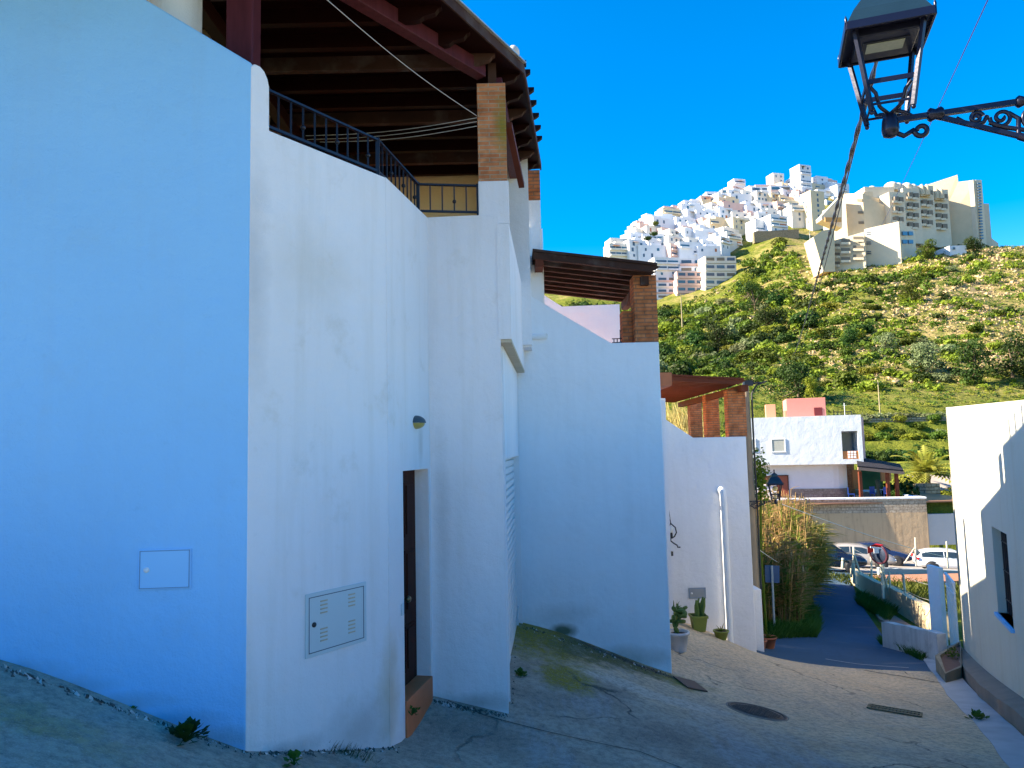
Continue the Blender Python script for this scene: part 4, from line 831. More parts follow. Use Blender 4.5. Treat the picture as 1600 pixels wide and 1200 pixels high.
MB().lathe((1.25, 0, -pole_h - .1), [(.12, 0), (.12, .3), (.07, .4), (.055, 1.2), (.05, pole_h + .15)], 20).build('post', M_lamp, sl1)
sl1.location = HB; sl1.rotation_euler = (0, 0, R(-19))
# concrete utility pole with the far lantern
up_ = thing('utility_pole', 'thin concrete utility pole rising behind the third house', 'pole')
pb_ = P(1181, 925, 17.3); pt_ = P(1167, 596, 17.3); xo = X(1175, 800, 17.3); zt_ = pt_.z; zb0 = gz(xo, 17.3) - .3
MB().tube([(xo, 17.3, zb0), (xo, 17.3, zt_)], [.11, .075], 12).build('shaft', plain('brown_grey_concrete', (.30, .24, .17), .9, 0, .3, 2), up_)
m = MB(); m.tube([(xo + .10, 17.22, zb0 + 1.6), (xo + .09, 17.2, zt_ - .9), (xo + .10, 17.2, zt_ - .3), (xo + .22, 17.2, zt_ - .1), (xo + .45, 17.2, zt_ - .02)], .022, 6); m.build('cable_run', M_black, up_)
m = MB(); m.tube([(xo, 17.2, zt_ - .06), (xo + .40, 17.2, zt_ - .04)], .02, 6); m.box((xo + .02, 17.2, zt_ - .05), (.2, .16, .12)); m.build('insulator_arm', M_iron, up_)
sl2 = thing('street_lamp', 'far black lantern with clear panes on a bracket from the utility pole', 'street lamp')
lantern(sl2, .92, False); bracket(sl2, .78, .75)
H2p = P(1212, 784, 17.0); sl2.location = H2p; sl2.rotation_euler = (0, 0, R(180 - 14))
m = MB(); m.lathe((0, 0, .02), [(.02, 0), (.03, .1), (.02, .16)], 10); m.sphere((0, 0, .30), .06, n=6); o = m.build('lamp_holder', plain('yellowed_bulb', (.55, .45, .2), .3), None); o.parent = sl2
# ================================================================== cables
def cable(label, a, b, r, sag, cat='cable', col=None, n_=30, twist=0, grp=None, mats={}):
    a, b = Vector(a), Vector(b); mb = MB()
    def pt(t_): return a.lerp(b, t_) - Vector((0, 0, sag * 4 * t_ * (1 - t_)))
    pts = [pt(t_) for t_ in np.linspace(0, 1, n_)]
    mb.tube(pts, r, 6)
    if twist:
        L = (b - a).length
        for ph in (0, 3.14): mb.tube([pt(t_) + Vector((math.cos(t_ * L * 5 + ph), 0, math.sin(t_ * L * 5 + ph))) * r * 1.3 for t_ in np.linspace(0, 1, int(min(L * 10, 420)))], r * .8, 5)
    o = mb.build('cable', col or M_black); return tag(o, label, cat, grp)
M_cab1 = plain('black_cable', (.010, .015, .045), .5); M_cab2 = plain('violet_cable', (.03, .03, .25), .5); M_rope = plain('white_rope', (.75, .70, .60), .8)
cable('thicker of two black overhead cables falling from behind the large lantern', P(1412, -60, 4.2), P(1240, 555, 70), .013, .25, col=M_cab1, twist=1, n_=60)
cable('thinner of two black overhead cables falling beside the twisted one', P(1409, -60, 4.4), P(1246, 555, 70), .008, .45, col=M_cab1, n_=60)
cable('thin violet overhead wire crossing the sky at the upper right', P(1548, -10, 6), P(1358, 385, 60), .0055, .2, col=M_cab2)
cable('pale rope sloping down from the far lantern towards the white car', P(1222, 788, 17.2), P(1500, 875, 30), .010, .12, col=M_rope, cat='rope')
cable('thin pale wire sloping across the reeds towards the road', P(1185, 858, 17.3), P(1262, 897, 30), .008, .12, col=M_rope, cat='wire')
mb = MB(); q = P(1369, 856, 24.0); mb.box(q, (.42, .02, .05), rz=.2, tilt=Matrix.Rotation(.15, 3, 'Y')); mb.box(q - Vector((.0, 0, .08)), (.16, .02, .18)); tag(mb.build('rag', M_pvc), 'small white rag tied on the pale rope above the road mirror', 'rag')
# distant power pole
def simple_pole(label, px, py, d, h, r, col, cat='pole', name='power_pole'):
    q = P(px, py, d); z0 = gz(q.x, q.y) - .3; mb = MB(); mb.tube([(q.x, q.y, z0), (q.x, q.y, z0 + h)], [r, r * .6], 8); mb.bar((q.x - r * 6, q.y, z0 + h - .3), (q.x + r * 6, q.y, z0 + h - .3), r * .7)
    return tag(mb.build(name, col), label, cat)
M_polec = plain('weathered_pole', (.42, .34, .2), .9)
simple_pole('wooden power pole standing by the olive row on the slope', 1372, 600, 108, 6.5, .10, M_polec)
simple_pole('yellowish lattice-like pole in front of the stepped apartments', 1066, 510, 250, 14, .22, M_polec)
simple_pole('thin pale lamp post below the cream tower', 1266, 380, 330, 11, .18, plain('pale_post', (.5, .5, .5), .6))
# ================================================================== middle distance
# low wall with fence posts along the road
M_wallY = plaster('sunlit_rough_wall', (.62, .50, .32), dirt=(.25, .18, .10), dirt_amt=.5, streak=.35); M_wallW = plaster('flaking_white_wall', (.62, .60, .58), dirt=(.22, .20, .18), dirt_amt=.6, streak=.6)
M_post = plain('pale_fence_post', (.62, .56, .42), .7)
def draped_wall(name, label, pts, h, th, mat, cat='wall', seg=10, bottom=-.6):
    pl = []
    for i in range(len(pts) - 1):
        for k in range(seg): pl.append(pts[i].lerp(pts[i + 1], k / seg))
    pl.append(pts[-1]); mb = MB(); V = []
    for i, p in enumerate(pl):
        d = (pl[min(i + 1, len(pl) - 1)] - pl[max(i - 1, 0)]); n_ = Vector((-d.y, d.x, 0)).normalized() * th / 2; g_ = gz(p.x, p.y); hh = h + .012 * math.sin(i * 1.7)
        V += [up3(p - n_, g_ + bottom), up3(p - n_, g_ + hh), up3(p + n_, g_ + hh), up3(p + n_, g_ + bottom)]
    F_ = [(i * 4 + a, i * 4 + a + 1, i * 4 + a + 5, i * 4 + a + 4) for i in range(len(pl) - 1) for a in range(3)] + [(0, 3, 2, 1), tuple(len(V) - 4 + k for k in range(4))]
    mb.add(V, F_); return tag(mb.build(name, mat), label, cat)
wA, wB, wC = G(1334, 912), G(1405, 955), G(1478, 1000)
draped_wall('low_wall', 'long low sunlit wall with pale stakes beside the road', [wA, wB, wC], .75, .25, M_wallY)
wD, wE = G(1386, 1012), G(1474, 1036)
draped_wall('low_wall', 'short flaking white wall with grass at its foot, nearest to the planter', [wD, wE], .62, .2, M_wallW)
def stake(label, bx, by, tx, ty, d, r=.035, brace=None, grp='pale stakes of the broken fence'):
    a = P(bx, by, d); b = P(tx, ty, d); o = thing('fence_post', label, 'post', (0, 0, 0), grp); MB().tube([a - Vector((0, 0, .2)), b], r, 6).build('stake', M_post, o)
    for (x0, y0, x1, y1) in (brace or ()): MB().tube([P(x0, y0, d + .1), P(x1, y1, d - .1)], r * .8, 6).build('brace', M_post, o)
stake('leftmost pale fence stake, with leaning braces, at the far end of the low wall', 1334, 905, 1334, 854, 35, .055, [(1330, 902, 1334, 866), (1347, 905, 1335, 868)])
stake('slim pale stake standing between the braced stake and the red mirror', 1362, 915, 1361, 866, 33, .045)
stake('pale stake with one long brace just right of the road mirror pole', 1381, 925, 1379, 880, 28, .05, [(1391, 935, 1380, 893)])
stake('short slim stake at the right of the braced stake by the mirror', 1392, 930, 1389, 893, 28, .035, [(1380, 925, 1388, 900)])
stake('lone straight stake standing in front of the green garden', 1416, 945, 1411, 896, 26, .04)
stake('rightmost pale stake, with a slanting brace, by the white gate pier', 1468, 965, 1465, 913, 22, .035, [(1447, 962, 1466, 930)])
stake('tall slim stake with slanting brace before the big retaining wall', 1431, 879, 1430, 840, 43, .045, [(1413, 880, 1429, 856)])
stake('tall slim stake in front of the white car', 1481, 882, 1479, 846, 43, .045)
# convex road mirror seen from behind
rm = thing('road_mirror', 'round road mirror with red rim on a pale pole, seen from behind', 'mirror', (0, 0, 0)); dm = 26.0
c_ = P(1373, 866, dm); MB().tube([P(1380, 935, dm), P(1376, 872, dm)], .045, 8).build('pole', M_post, rm)
ax = Vector((.86, .45, .10)).normalized(); MB().lathe(c_, [(.05, -.10), (.27, -.04), (.32, 0), (.33, .02)], 24, axis=ax).build('mirror_back', plain('dark_slate_blue', (.05, .07, .12), .5), rm)
MB().lathe(c_ , [(.31, -.03), (.345, -.03), (.35, .05), (.32, .05)], 24, axis=ax).build('rim', plain('red_edge_paint', (.10, .03, .05), .5), rm); plain('red_paint', (.70, .02, .015), .5); m = MB(); m.ext([c_ + Vector((-.30, -.02, .05)), c_ + Vector((-.30, -.05, .28)), c_ + Vector((-.10, -.1, .38)), c_ + Vector((.14, -.1, .33)), c_ + Vector((.02, -.08, .2)), c_ + Vector((-.16, -.05, .12))], ax * -.14); m.build('hood', bpy.data.materials['red_paint'], rm)
# blue road sign at the reeds
sg = thing('road_sign', 'small square sign plate on a thin pale pole before the reeds', 'sign', (0, 0, 0)); dsg = 19.5
MB().tube([P(1209, 965, dsg) - Vector((0, 0, .3)), P(1206, 884, dsg)], .028, 8).build('pole', plain('galvanised_pole', (.45, .48, .5), .5, .3), sg)
m = MB(); m.ext([P(1195, 883, dsg + .06), P(1218, 884, dsg + .06), P(1218, 911, dsg + .06), P(1196, 910, dsg + .06)], (0, .012, 0)); m.build('plate', plain('blue_grey_plate', (.04, .10, .22), .5), sg)
# gate pier and white frames right of the garden
gp_ = thing('gate_pier', 'white gate pier with white metal rails at the far end of the right house', 'gate', (0, 0, 0))
a = P(1468, 888, 17.6); b = P(1475.5, 888, 17.6); zt_ = a.z; g_ = gz(a.x, 17.6); MB().box(((a.x + b.x) / 2, 17.9, (zt_ + g_ - .3) / 2), (b.x - a.x, .5, zt_ - g_ + .3)).build('pier', M_white2, gp_, bevel=.01)
m = MB()
for k in range(5): y_ = 16.1 + k * .28; x_ = .433 * y_ + 2.36; m.tube([(x_, y_, gz(x_, y_)), (x_, y_, Z(1475, 905, 16.5) - .0)], .022, 6)
m.bar((.433 * 16.1 + 2.36, 16.1, Z(1475, 907, 16.5)), (.433 * 17.4 + 2.36, 17.4, Z(1475, 907, 16.5)), .05); m.bar((.433 * 16.1 + 2.36, 16.1, Z(1475, 925, 16.5)), (.433 * 17.4 + 2.36, 17.4, Z(1475, 925, 16.5)), .03); m.build('rails', M_pvc, gp_)
# concrete planter at the corner
pln = thing('planter', 'worn concrete corner planter with a small weed at the foot of the right house', 'planter', (0, 0, 0))
a, b, c_ = G(1463, 1052), G(1478, 1070), G(1504, 1064); hpl = .2
def zg(p, k): return up3(p, gz(p.x, p.y) + k)
bk = R0 + dr_ * onr(1506, 1050) - nr_ * .02; bk2 = R1 - nr_ * .02 + dr_ * .3
ztop = gz(b.x, b.y) + hpl
m = MB(); ring = [Vector((q.x, q.y, 0)) for q in (a, b, c_, bk, bk2)]
cen = sum(ring, Vector()) / 5; inn = [q + (cen - q).normalized() * .10 for q in ring]
V = [up3(q, ztop - 1.0) for q in ring] + [up3(q, ztop) for q in ring] + [up3(q, ztop) for q in inn] + [up3(q, ztop - .15) for q in inn]
m.add(V, [(i + o, (i + 1) % 5 + o, (i + 1) % 5 + 5 + o, i + 5 + o) for o in (0, 5, 10) for i in range(5)]); m.build('tub', plain('stained_concrete', (.26, .22, .15), .9, 0, .4, 4), pln)
MB().add([up3(q, ztop - .06) for q in inn], [(0, 1, 2, 3, 4)]).build('soil', plain('dry_soil', (.18, .10, .07), .95), pln)
m = MB(); leafquads(m, (cen.x, cen.y, ztop + .03), .13, 60, .06, 5); m.build('small_weed', ML_mid, pln)
# ------------------------------------------------------------------ cars
def car_proto(name, L, W, H, col, kind='hatch', rough=.25):
    o = thing(name, '', 'car'); hw = W / 2; wb = L * .59; xf, xr = wb / 2 + .02, -wb / 2 + .02    # +x forward
    n = L / 4.2
    if kind == 'suv': prof = [(-2.1, .55, .9, .9), (-2.05, .42, 1.05, 1.38), (-1.75, .38, 1.05, 1.58), (-1.2, .33, 1.03, 1.64), (-.4, .3, 1.02, 1.66), (.2, .3, 1.0, 1.62), (.55, .3, .99, 1.5), (1.15, .3, .98, 1.02), (1.7, .33, .90, .92), (2.0, .38, .78, .8), (2.1, .45, .62, .64)]
    elif kind == 'sedan': prof = [(-2.1, .5, .8, .8), (-2.05, .38, .95, .97), (-1.5, .33, .98, 1.05), (-.85, .3, .96, 1.40), (-.2, .28, .95, 1.45), (.3, .28, .93, 1.40), (.95, .28, .92, .98), (1.6, .32, .82, .84), (1.98, .38, .7, .72), (2.1, .45, .58, .6)]
    else: prof = [(-2.1, .52, .85, .85), (-2.06, .40, .97, 1.02), (-1.78, .36, .98, 1.30), (-1.3, .33, .97, 1.43), (-.5, .28, .95, 1.47), (.2, .28, .93, 1.43), (.5, .28, .92, 1.32), (1.1, .28, .90, .96), (1.65, .32, .82, .84), (2.0, .38, .7, .72), (2.1, .45, .55, .57)]
    hs_ = H / max(p[3] for p in prof); m = MB(); V = []; 
    prof = [(p[0] * n, p[1] * hs_, p[2] * hs_, p[3] * hs_) for p in prof]
    for i, (x, zb, zm, zt) in enumerate(prof):
        e = abs(x) / (2.1 * n); ww = hw * (1 - .13 * e ** 4); top = hw * .70 if zt > zm + .1 else ww * .86
        V += [(x, -ww * .86, zb), (x, -ww * .98, zb + .12), (x, -ww, (zb + zm) / 2), (x, -ww * .95, zm), (x, -top, zt), (x, -top * .5, zt + .025), (x, top * .5, zt + .025), (x, top, zt), (x, ww * .95, zm), (x, ww, (zb + zm) / 2), (x, ww * .98, zb + .12), (x, ww * .86, zb)]
    k = 12; m.add(V, [(i * k + j, i * k + (j + 1) % k, (i + 1) * k + (j + 1) % k, (i + 1) * k + j) for i in range(len(prof) - 1) for j in range(k)], True); m.add(V[:k], [tuple(range(k))]); m.add(V[-k:], [tuple(range(k - 1, -1, -1))])
    t = NT(name + '_paint'); t.b.inputs['Coat Weight'].default_value = .6; t.b.inputs['Coat Roughness'].default_value = .08; M = t.fin(t.mix(t.noise(3), col, tuple(c * .9 for c in col)), rough, .2)
    body = m.build('body', M, o); Mg = bpy.data.materials.get('car_glass') or glass_dark('car_glass', (.02, .035, .05), .06)
    # side windows, windscreen, rear window laid 8 mm outside the body
    idx_ = [i for i, p in enumerate(prof) if p[3] > p[2] + .12]; i0, i1 = idx_[0], idx_[-1]
    def sp(i, s_, f, off=.010):
        x, zb, zm, zt = prof[i]; e = abs(x) / (2.1 * n); ww = hw * (1 - .13 * e ** 4) * .95; top = hw * .70
        return Vector((x, s_ * ((ww + (top - ww) * f) + off), zm + (zt - zm) * f))
    for s_ in (-1, 1):
        g1 = MB(); mids = [i for i in range(i0, i1 + 1)]; lo = [sp(i, s_, .10) for i in mids]; hi = [sp(i, s_, .84) for i in mids]
        cut = len(mids) // 2
        for a_, b_ in ((0, cut), (cut, len(mids) - 1)):
            L_l, H_l = lo[a_:b_ + 1], hi[a_:b_ + 1]
            if a_: d_ = Vector((.06, 0, 0)); L_l = [L_l[0] + d_] + L_l[1:]; H_l = [H_l[0] + d_] + H_l[1:]
            q_ = len(L_l); g1.add(L_l + H_l, [(j, j + 1, q_ + j + 1, q_ + j) for j in range(q_ - 1)])
        g1.build('side_window', Mg, o)
    for (ia, ib, nm, up_d) in ((i1, i1 + 1, 'windscreen', 1), (i0, i0 - 1, 'rear_window', -1)):
        x1, _, _, z1 = prof[ia]; x0, _, zm0, z0 = prof[ib]; g1 = MB(); off = Vector((.03 * up_d, 0, .03)); t1, t0 = hw * .66, hw * .78
        if nm == 'rear_window': z0 = max(z0, zm0)
        g1.add([Vector((x0, -t0, z0 + .04)) + off, Vector((x0, t0, z0 + .04)) + off, Vector((x1, t1, z1 - .03)) + off, Vector((x1, -t1, z1 - .03)) + off], [(0, 1, 2, 3)]); g1.build(nm, Mg, o)
    Mt = M_black; Mr = bpy.data.materials.get('alloy_rim') or plain('alloy_rim', (.35, .36, .38), .3, .8)
    for x in (xf, xr):
        for s_ in (-1, 1):
            R_ = .33; wx = Vector((x, s_ * (hw - .09), R_)); ww_ = MB().lathe(wx - Vector((0, s_ * .11, 0)), [(.2, 0), (R_ - .02, 0), (R_, .03), (R_, .19), (R_ - .02, .22), (.22, .225)], 24, axis=(0, s_, 0)).build('wheel', Mt, o)
            m = MB(); m.lathe(wx + Vector((0, s_ * .08, 0)), [(.001, .035), (.05, .035), (.06, .02), (.08, .005), (.21, .0), (.225, .03)], 20, axis=(0, s_, 0)); m.build('rim', Mr, ww_)
            m = MB(); m.lathe(Vector((x, s_ * (hw - .03), R_ + .01)), [(R_ + .01, 0), (R_ + .055, 0), (R_ + .055, .018), (R_ + .01, .018)], 24, axis=(0, s_, 0)); m.build('wheel_arch', Mt, o)
    x, zb, zm, zt = prof[-2]
    for s_ in (-1, 1):
        m = MB(); m.box((x - .04, s_ * hw * .68, zm - .08), (.22, hw * .34, .12), rz=-s_ * .25); m.build('headlight', bpy.data.materials.get('headlight_glass') or plain('headlight_glass', (.7, .72, .75), .15), o, bevel=.02)
        m = MB(); xr_, _, zmr, _ = prof[1]; m.box((xr_ + .03, s_ * hw * .80, zmr - .04), (.16, hw * .34, .16), rz=s_ * .2); m.build('tail_light', bpy.data.materials.get('red_lens') or plain('red_lens', (.45, .01, .01), .2), o, bevel=.02)
        m = MB(); m.box((.62 * n, s_ * (hw + .06), .97 * hs_), (.12, .16, .1)); m.build('wing_mirror', M, o, bevel=.02)
    m = MB(); m.box((prof[-1][0] - .03, 0, .5), (.1, W * .62, .16)); m.build('grille', Mt, o)
    m = MB(); m.box((prof[0][0] - .0, 0, .72), (.03, .46, .11)); m.box((prof[-1][0] + .02, 0, .42), (.03, .46, .1)); m.build('number_plate', M_pvc, o)
    return o
def put(o, px, py, d, rz, label, group='cars parked beside the retaining wall'):
    q = P(px, py, d); o.location = (q.x, q.y, gz(q.x, q.y) + .07); o.rotation_euler = (0, 0, rz); o['label'] = label; o['group'] = group
put(car_proto('parked_car', 4.5, 1.86, 1.62, (.012, .016, .035), 'suv'), 1288, 880, 45.5, R(-14), 'black car at the left, half hidden behind the reeds')
put(car_proto('parked_car', 4.3, 1.8, 1.47, (.42, .38, .34), 'hatch', .3), 1341, 878, 48.6, R(-22), 'silver grey hatchback parked behind the black car')
put(car_proto('parked_car', 4.5, 1.8, 1.45, (.015, .025, .07), 'sedan'), 1366, 873, 51.6, R(-24), 'dark blue car seen behind the silver hatchback')
put(car_proto('parked_car', 3.9, 1.7, 1.38, (.78, .79, .80), 'hatch'), 1484, 884, 47.3, R(-18), 'white hatchback at the right edge of the parking place, red tail light showing')
draped_wall('low_wall', 'weathered blue grey wall along the far edge of the garden below the white car', [Vector((20.6, 42.9, 0)), Vector((22, 43.0, 0)), Vector((30, 43.6, 0)), Vector((40, 43.9, 0))], .5, .25, plaster('bluish_grey_wall', (.32, .36, .38), dirt_amt=.6, streak=.5), bottom=-1.2)
MB_ = MB(); MB_.tube([P(1316, 888, 40), P(1317, 872, 40)], .07, 8); tag(MB_.build('bollard', M_post), 'short pale bollard at the road edge next to the black car', 'bollard')
# ------------------------------------------------------------------ retaining wall and white house
HZ = -4.75
M_block = brick('grey_concrete_blocks', (.42, .34, .26), (.50, .41, .31), (.28, .23, .17), bw=.45, bh=.22, ms=.02)
M_ret = plaster('brown_stained_render', (.50, .35, .21), dirt=(.18, .12, .07), dirt_amt=.6, streak=.5)
rt_ = thing('retaining_wall', 'tall brown retaining wall topped by grey blocks and a white coping', 'wall', (0, 0, 0)); ya = 56.3
xA, xB = 14.5, X(1450, 820, ya)
zc = Z(1350, 781, ya); zm_ = Z(1350, 803, ya)
yl = ya + (xB - xA) * .14
def rw(z0, z1, th, o_): return MB().ext([(xA, yl + o_, z0), (xB, ya + o_, z0), (xB, ya + o_, z1), (xA, yl + o_, z1)], (.14 * th, th, 0))
rw(-10, zm_, .4, 0).build('lower_wall', M_ret, rt_); rw(zm_, zc, .34, .02).build('block_course', M_block, rt_); rw(zc, zc + .12, .5, -.05).build('coping', M_white3, rt_)
MB().box((xB - .2, ya + 6.5, (zc - 10) / 2), (.34, 12.6, zc + 10)).build('side_wall', M_block, rt_)
MB().box((xB - .2, ya + 6.5, zc + .06), (.5, 12.2, .12)).build('coping', M_white3, rt_)
m = MB(); m.box((xB + 2.5, ya + .5, -6.8), (4.6, .35, 2.3)); tag(m.build('low_wall', plaster('greyish_wall', (.42, .42, .42), dirt_amt=.4)), 'greyish wall to the right of the tall retaining wall', 'wall')
wh = thing('white_house', 'white flat-roofed house with pink rooftop room above the retaining wall', 'house', (22, 60, HZ))
M_wh = plaster('chalk_white_paint', (.60, .63, .68), dirt_amt=.08, streak=.08); M_pink = plain('salmon_pink_paint', (.62, .22, .18), .85, 0, .06, 2); M_or = plain('orange_paint', (.58, .20, .06), .8, 0, .1)
yf = 60.5
def hx(px): return X(px, 720, yf)
def hz(px, py): return Z(px, py, yf)
x0, x1 = hx(1166), hx(1337); zt_, zb_ = hz(1250, 651), hz(1250, 726)
# upper floor block with a balcony opening
ox0, ox1, oz0, oz1 = hx(1308), hx(1331), hz(1320, 717), hz(1320, 674); dep = 7.5
m = MB(); m.box(((x0 + ox0) / 2, yf + dep / 2, (zt_ + zb_) / 2), (ox0 - x0, dep, zt_ - zb_)); m.box(((ox1 + x1) / 2, yf + dep / 2, (zt_ + zb_) / 2), (x1 - ox1, dep, zt_ - zb_)); m.box(((ox0 + ox1) / 2, yf + dep / 2, (zt_ + oz1) / 2), (ox1 - ox0, dep, zt_ - oz1)); m.box(((ox0 + ox1) / 2, yf + dep / 2, (zb_ + oz0) / 2), (ox1 - ox0, dep, oz0 - zb_)); m.box(((ox0 + ox1) / 2, yf + 4.6, (oz1 + oz0) / 2), (ox1 - ox0, 5.6, oz1 - oz0)); m.build('upper_floor', M_wh, wh)
m = MB(); m.box(((ox0 + ox1) / 2, yf + .15, oz0 + .32), (ox1 - ox0, .12, .64)); bp_ = m.build('balcony_parapet', M_or, wh, 'orange balcony parapet with white lattice')
m = MB()
for i in range(-1, 2):
    for j in range(-1, 2): m.box(((ox0 + ox1) / 2 + .1 + i * .22, yf + .08, oz0 + .36 + j * .2), (.16, .06, .15), rz=0)
m.build('lattice', M_white3, bp_)
MB().box(((ox0 + ox1) / 2 + .1, yf + 1.78, (oz0 + oz1) / 2), (.9, .04, oz1 - oz0 - .3)).build('balcony_door', glass_dark('far_window_glass', (.10, .13, .16), .2), wh)
# lower floor, set back, rounded right side
lx0, lx1 = hx(1176), hx(1315); m = MB(); lo = [(lx0, yf + 1.0), (lx1 - 1.0, yf + 1.0)] + [(lx1 - 1.0 + 1.2 * math.sin(R(a)), yf + 2.2 - 1.2 * math.cos(R(a))) for a in (20, 40, 60, 80, 90)] + [(lx1 + .2, yf + 7), (lx0, yf + 7)]
m.ext([(a, b, HZ - .3) for a, b in lo], (0, 0, zb_ - HZ + .3 - .002)); m.build('ground_floor', M_wh, wh)
lo2 = [(hx(1231), yf + .96), (lx1 - .98, yf + .96)] + [(lx1 - 1.0 + 1.26 * math.sin(R(a)), yf + 2.2 - 1.25 * math.cos(R(a))) for a in (20, 40, 60, 80, 90)] + [(hx(1231), yf + 2.2)]
m = MB(); m.ext([(a, b, HZ) for a, b in lo2], (0, 0, hz(1270, 764) - HZ)); m.build('stone_plinth', brick('grey_stone_cladding', (.22, .20, .17), (.30, .28, .25), (.14, .13, .12), bw=.5, bh=.25), wh)
def far_window(x0_, x1_, y0_, y1_, mat, name='window', yy=None, parent=wh, lab=None):
    yy = yy or yf; a, b = X(x0_, (y0_ + y1_) / 2, yy), X(x1_, (y0_ + y1_) / 2, yy); zb2, zt2_ = Z((x0_ + x1_) / 2, y1_, yy), Z((x0_ + x1_) / 2, y0_, yy)
    f = MB(); cxx = (a + b) / 2; czz = (zb2 + zt2_) / 2; w_ = b - a; h_ = zt2_ - zb2
    for dx_, dz_, sx, sz in ((0, h_ / 2, w_ + .1, .07), (0, -h_ / 2, w_ + .14, .08), (-w_ / 2, 0, .07, h_ - .08), (w_ / 2, 0, .07, h_ - .08)): f.box((cxx + dx_, yy - .02, czz + dz_), (sx, .10, sz))
    fo = f.build(name, M_white3 if name == 'window' else M_wood2, parent, lab); p = MB(); p.box((cxx, yy - .01, czz), (w_ - .06, .04, h_ - .06)); p.build('pane' if name == 'window' else 'leaf', mat, fo)
far_window(1204, 1224, 686, 706, plain('grey_roller_blind', (.38, .38, .34), .6)); far_window(1172, 1180, 686, 704, bpy.data.materials['grey_roller_blind'])
Mbw = plain('brown_wood_leaf', (.16, .06, .02), .6); far_window(1184, 1202, 743, 758, Mbw, yy=yf + .98, lab='brown shuttered window'); far_window(1207, 1224, 743, 776, plain('red_brown_leaf', (.22, .06, .03), .6), 'door', yf + .98)
# rooftop pieces
def roofbox(xa, xb, ytop, mat, name, lab=None, yy=62.5, d=3.2):
    a, b = X(xa, 640, yy), X(xb, 640, yy); z1 = Z((xa + xb) / 2, ytop, yy); m = MB(); m.box(((a + b) / 2, yy + d / 2, (zt_ + z1) / 2), (b - a, d, z1 - zt_ - .004)); return m.build(name, mat, wh, lab, bevel=.03)
rb_ = roofbox(1216, 1273, 623, M_pink, 'rooftop_room', 'salmon pink rooftop room'); m = MB(); m.box((X(1262, 644, 62.48), 62.48, (Z(1262, 644, 62.5))), (.62, .06, .66)); m.build('rooftop_window', plain('dark_red_shutter', (.12, .005, .008), .6), rb_)
roofbox(1185, 1200, 632, plain('orange_pink_paint', (.66, .30, .17), .85, 0, .06), 'chimney', 'orange chimney block', d=.8); roofbox(1212, 1216, 642, bpy.data.materials['orange_pink_paint'], 'chimney', d=.5)
m = MB(); zz = zt_
for k in range(6): x_ = X(1279 + k * 5, 640, 63.5); m.tube([(x_, 63.5, zz), (x_, 63.5, zz + .42 + (.15 if k == 0 else 0))], .03, 5)
m.tube([(X(1279, 640, 63.5), 63.5, zz + .38), (X(1304, 640, 63.5), 63.5, zz + .38)], .03, 5); m.build('roof_rail', M_iron, wh); m = MB(); m.tube([(X(1307, 640, 61), 61, zz), (X(1307, 640, 61), 61, zz + 1.0)], .025, 5); m.bar((X(1305, 640, 61), 61, zz + .8), (X(1310, 640, 61), 61, zz + .8), .02); m.build('antenna', M_pvc, wh)
sx1 = x1 + .01; MB().box((x1 + .13, yf + 3.9, (zt_ + zb_) / 2 + .1), (.25, 6.8, zt_ - zb_ - .6)).build('side_cladding', plain('pale_pink_paint', (.66, .42, .40), .85, 0, .06), wh, 'pink side wall')
wh.rotation_euler.z = R(-15)
# carport / covered patio
pa_ = thing('patio_roof', 'covered patio with dark tiled lean-to roof on posts beside the white house', 'patio', (0, 0, 0))
a = P(1338, 716, 60.5); b = P(1406, 727, 61.5); c_ = P(1412, 737, 57.6); d_ = P(1340, 730, 57.4)
m = MB(); m.ext([d_, c_, b, a], (0, 0, .12)); m.build('tiled_roof', brick('dark_roof_tiles', (.03, .03, .04), (.05, .045, .05), (.015, .015, .02), bw=.3, bh=.2), pa_)
m = MB(); m.bar(d_ - Vector((0, .02, .10)), c_ - Vector((0, .02, .10)), .12, .22); m.build('fascia', plain('brown_fascia', (.28, .17, .12), .7), pa_)
for px in (1345, 1388, 1402):
    q = P(px, 736, 57.7); MB().box((q.x, q.y + .2, (q.z + HZ) / 2 - .05), (.22, .22, q.z - HZ)).build('pillar', M_wood3, pa_)
far = 65.0; m = MB(); m.box((X(1326, 750, far), far, HZ + 1.6), (1.0, .2, 3.4)); m.build('brick_panel', M_brickB, pa_)
def pan(x0_, x1_, y0_, y1_, d, mat, name, label, cat, th=.2, parent=None):
    a, b = X(x0_, y0_, d), X(x1_, y0_, d); zt2_, zb2 = Z(x0_, y0_, d), Z(x0_, y1_, d); o = MB().box(((a + b) / 2, d, (zt2_ + zb2) / 2), (b - a, th, zt2_ - zb2)).build(name, mat, parent)
    return o if parent is not None else tag(o, label, cat)
pan(1331, 1344, 734, 764, 64.0, M_or, 'orange_panel', '', '', parent=pa_); pan(1376, 1391, 734, 752, 64.2, M_or, 'orange_panel', '', '', parent=pa_)
pan(1344, 1376, 735, 764, 66.0, leaves('hedge_green', (.012, .05, .015), (.03, .10, .03), 0), 'hedge', 'clipped dark green hedge at the back of the covered patio', 'hedge', .6)
pan(1326, 1392, 762, 776, 66.4, M_wallY, 'garden_wall', 'low ochre garden wall behind the patio chairs', 'wall')
MB().box((26.5, 62.5, HZ + .02), (19, 11.5, .1)).build('patio_floor', plain('reddish_patio_tiles', (.30, .13, .07), .35), pa_)
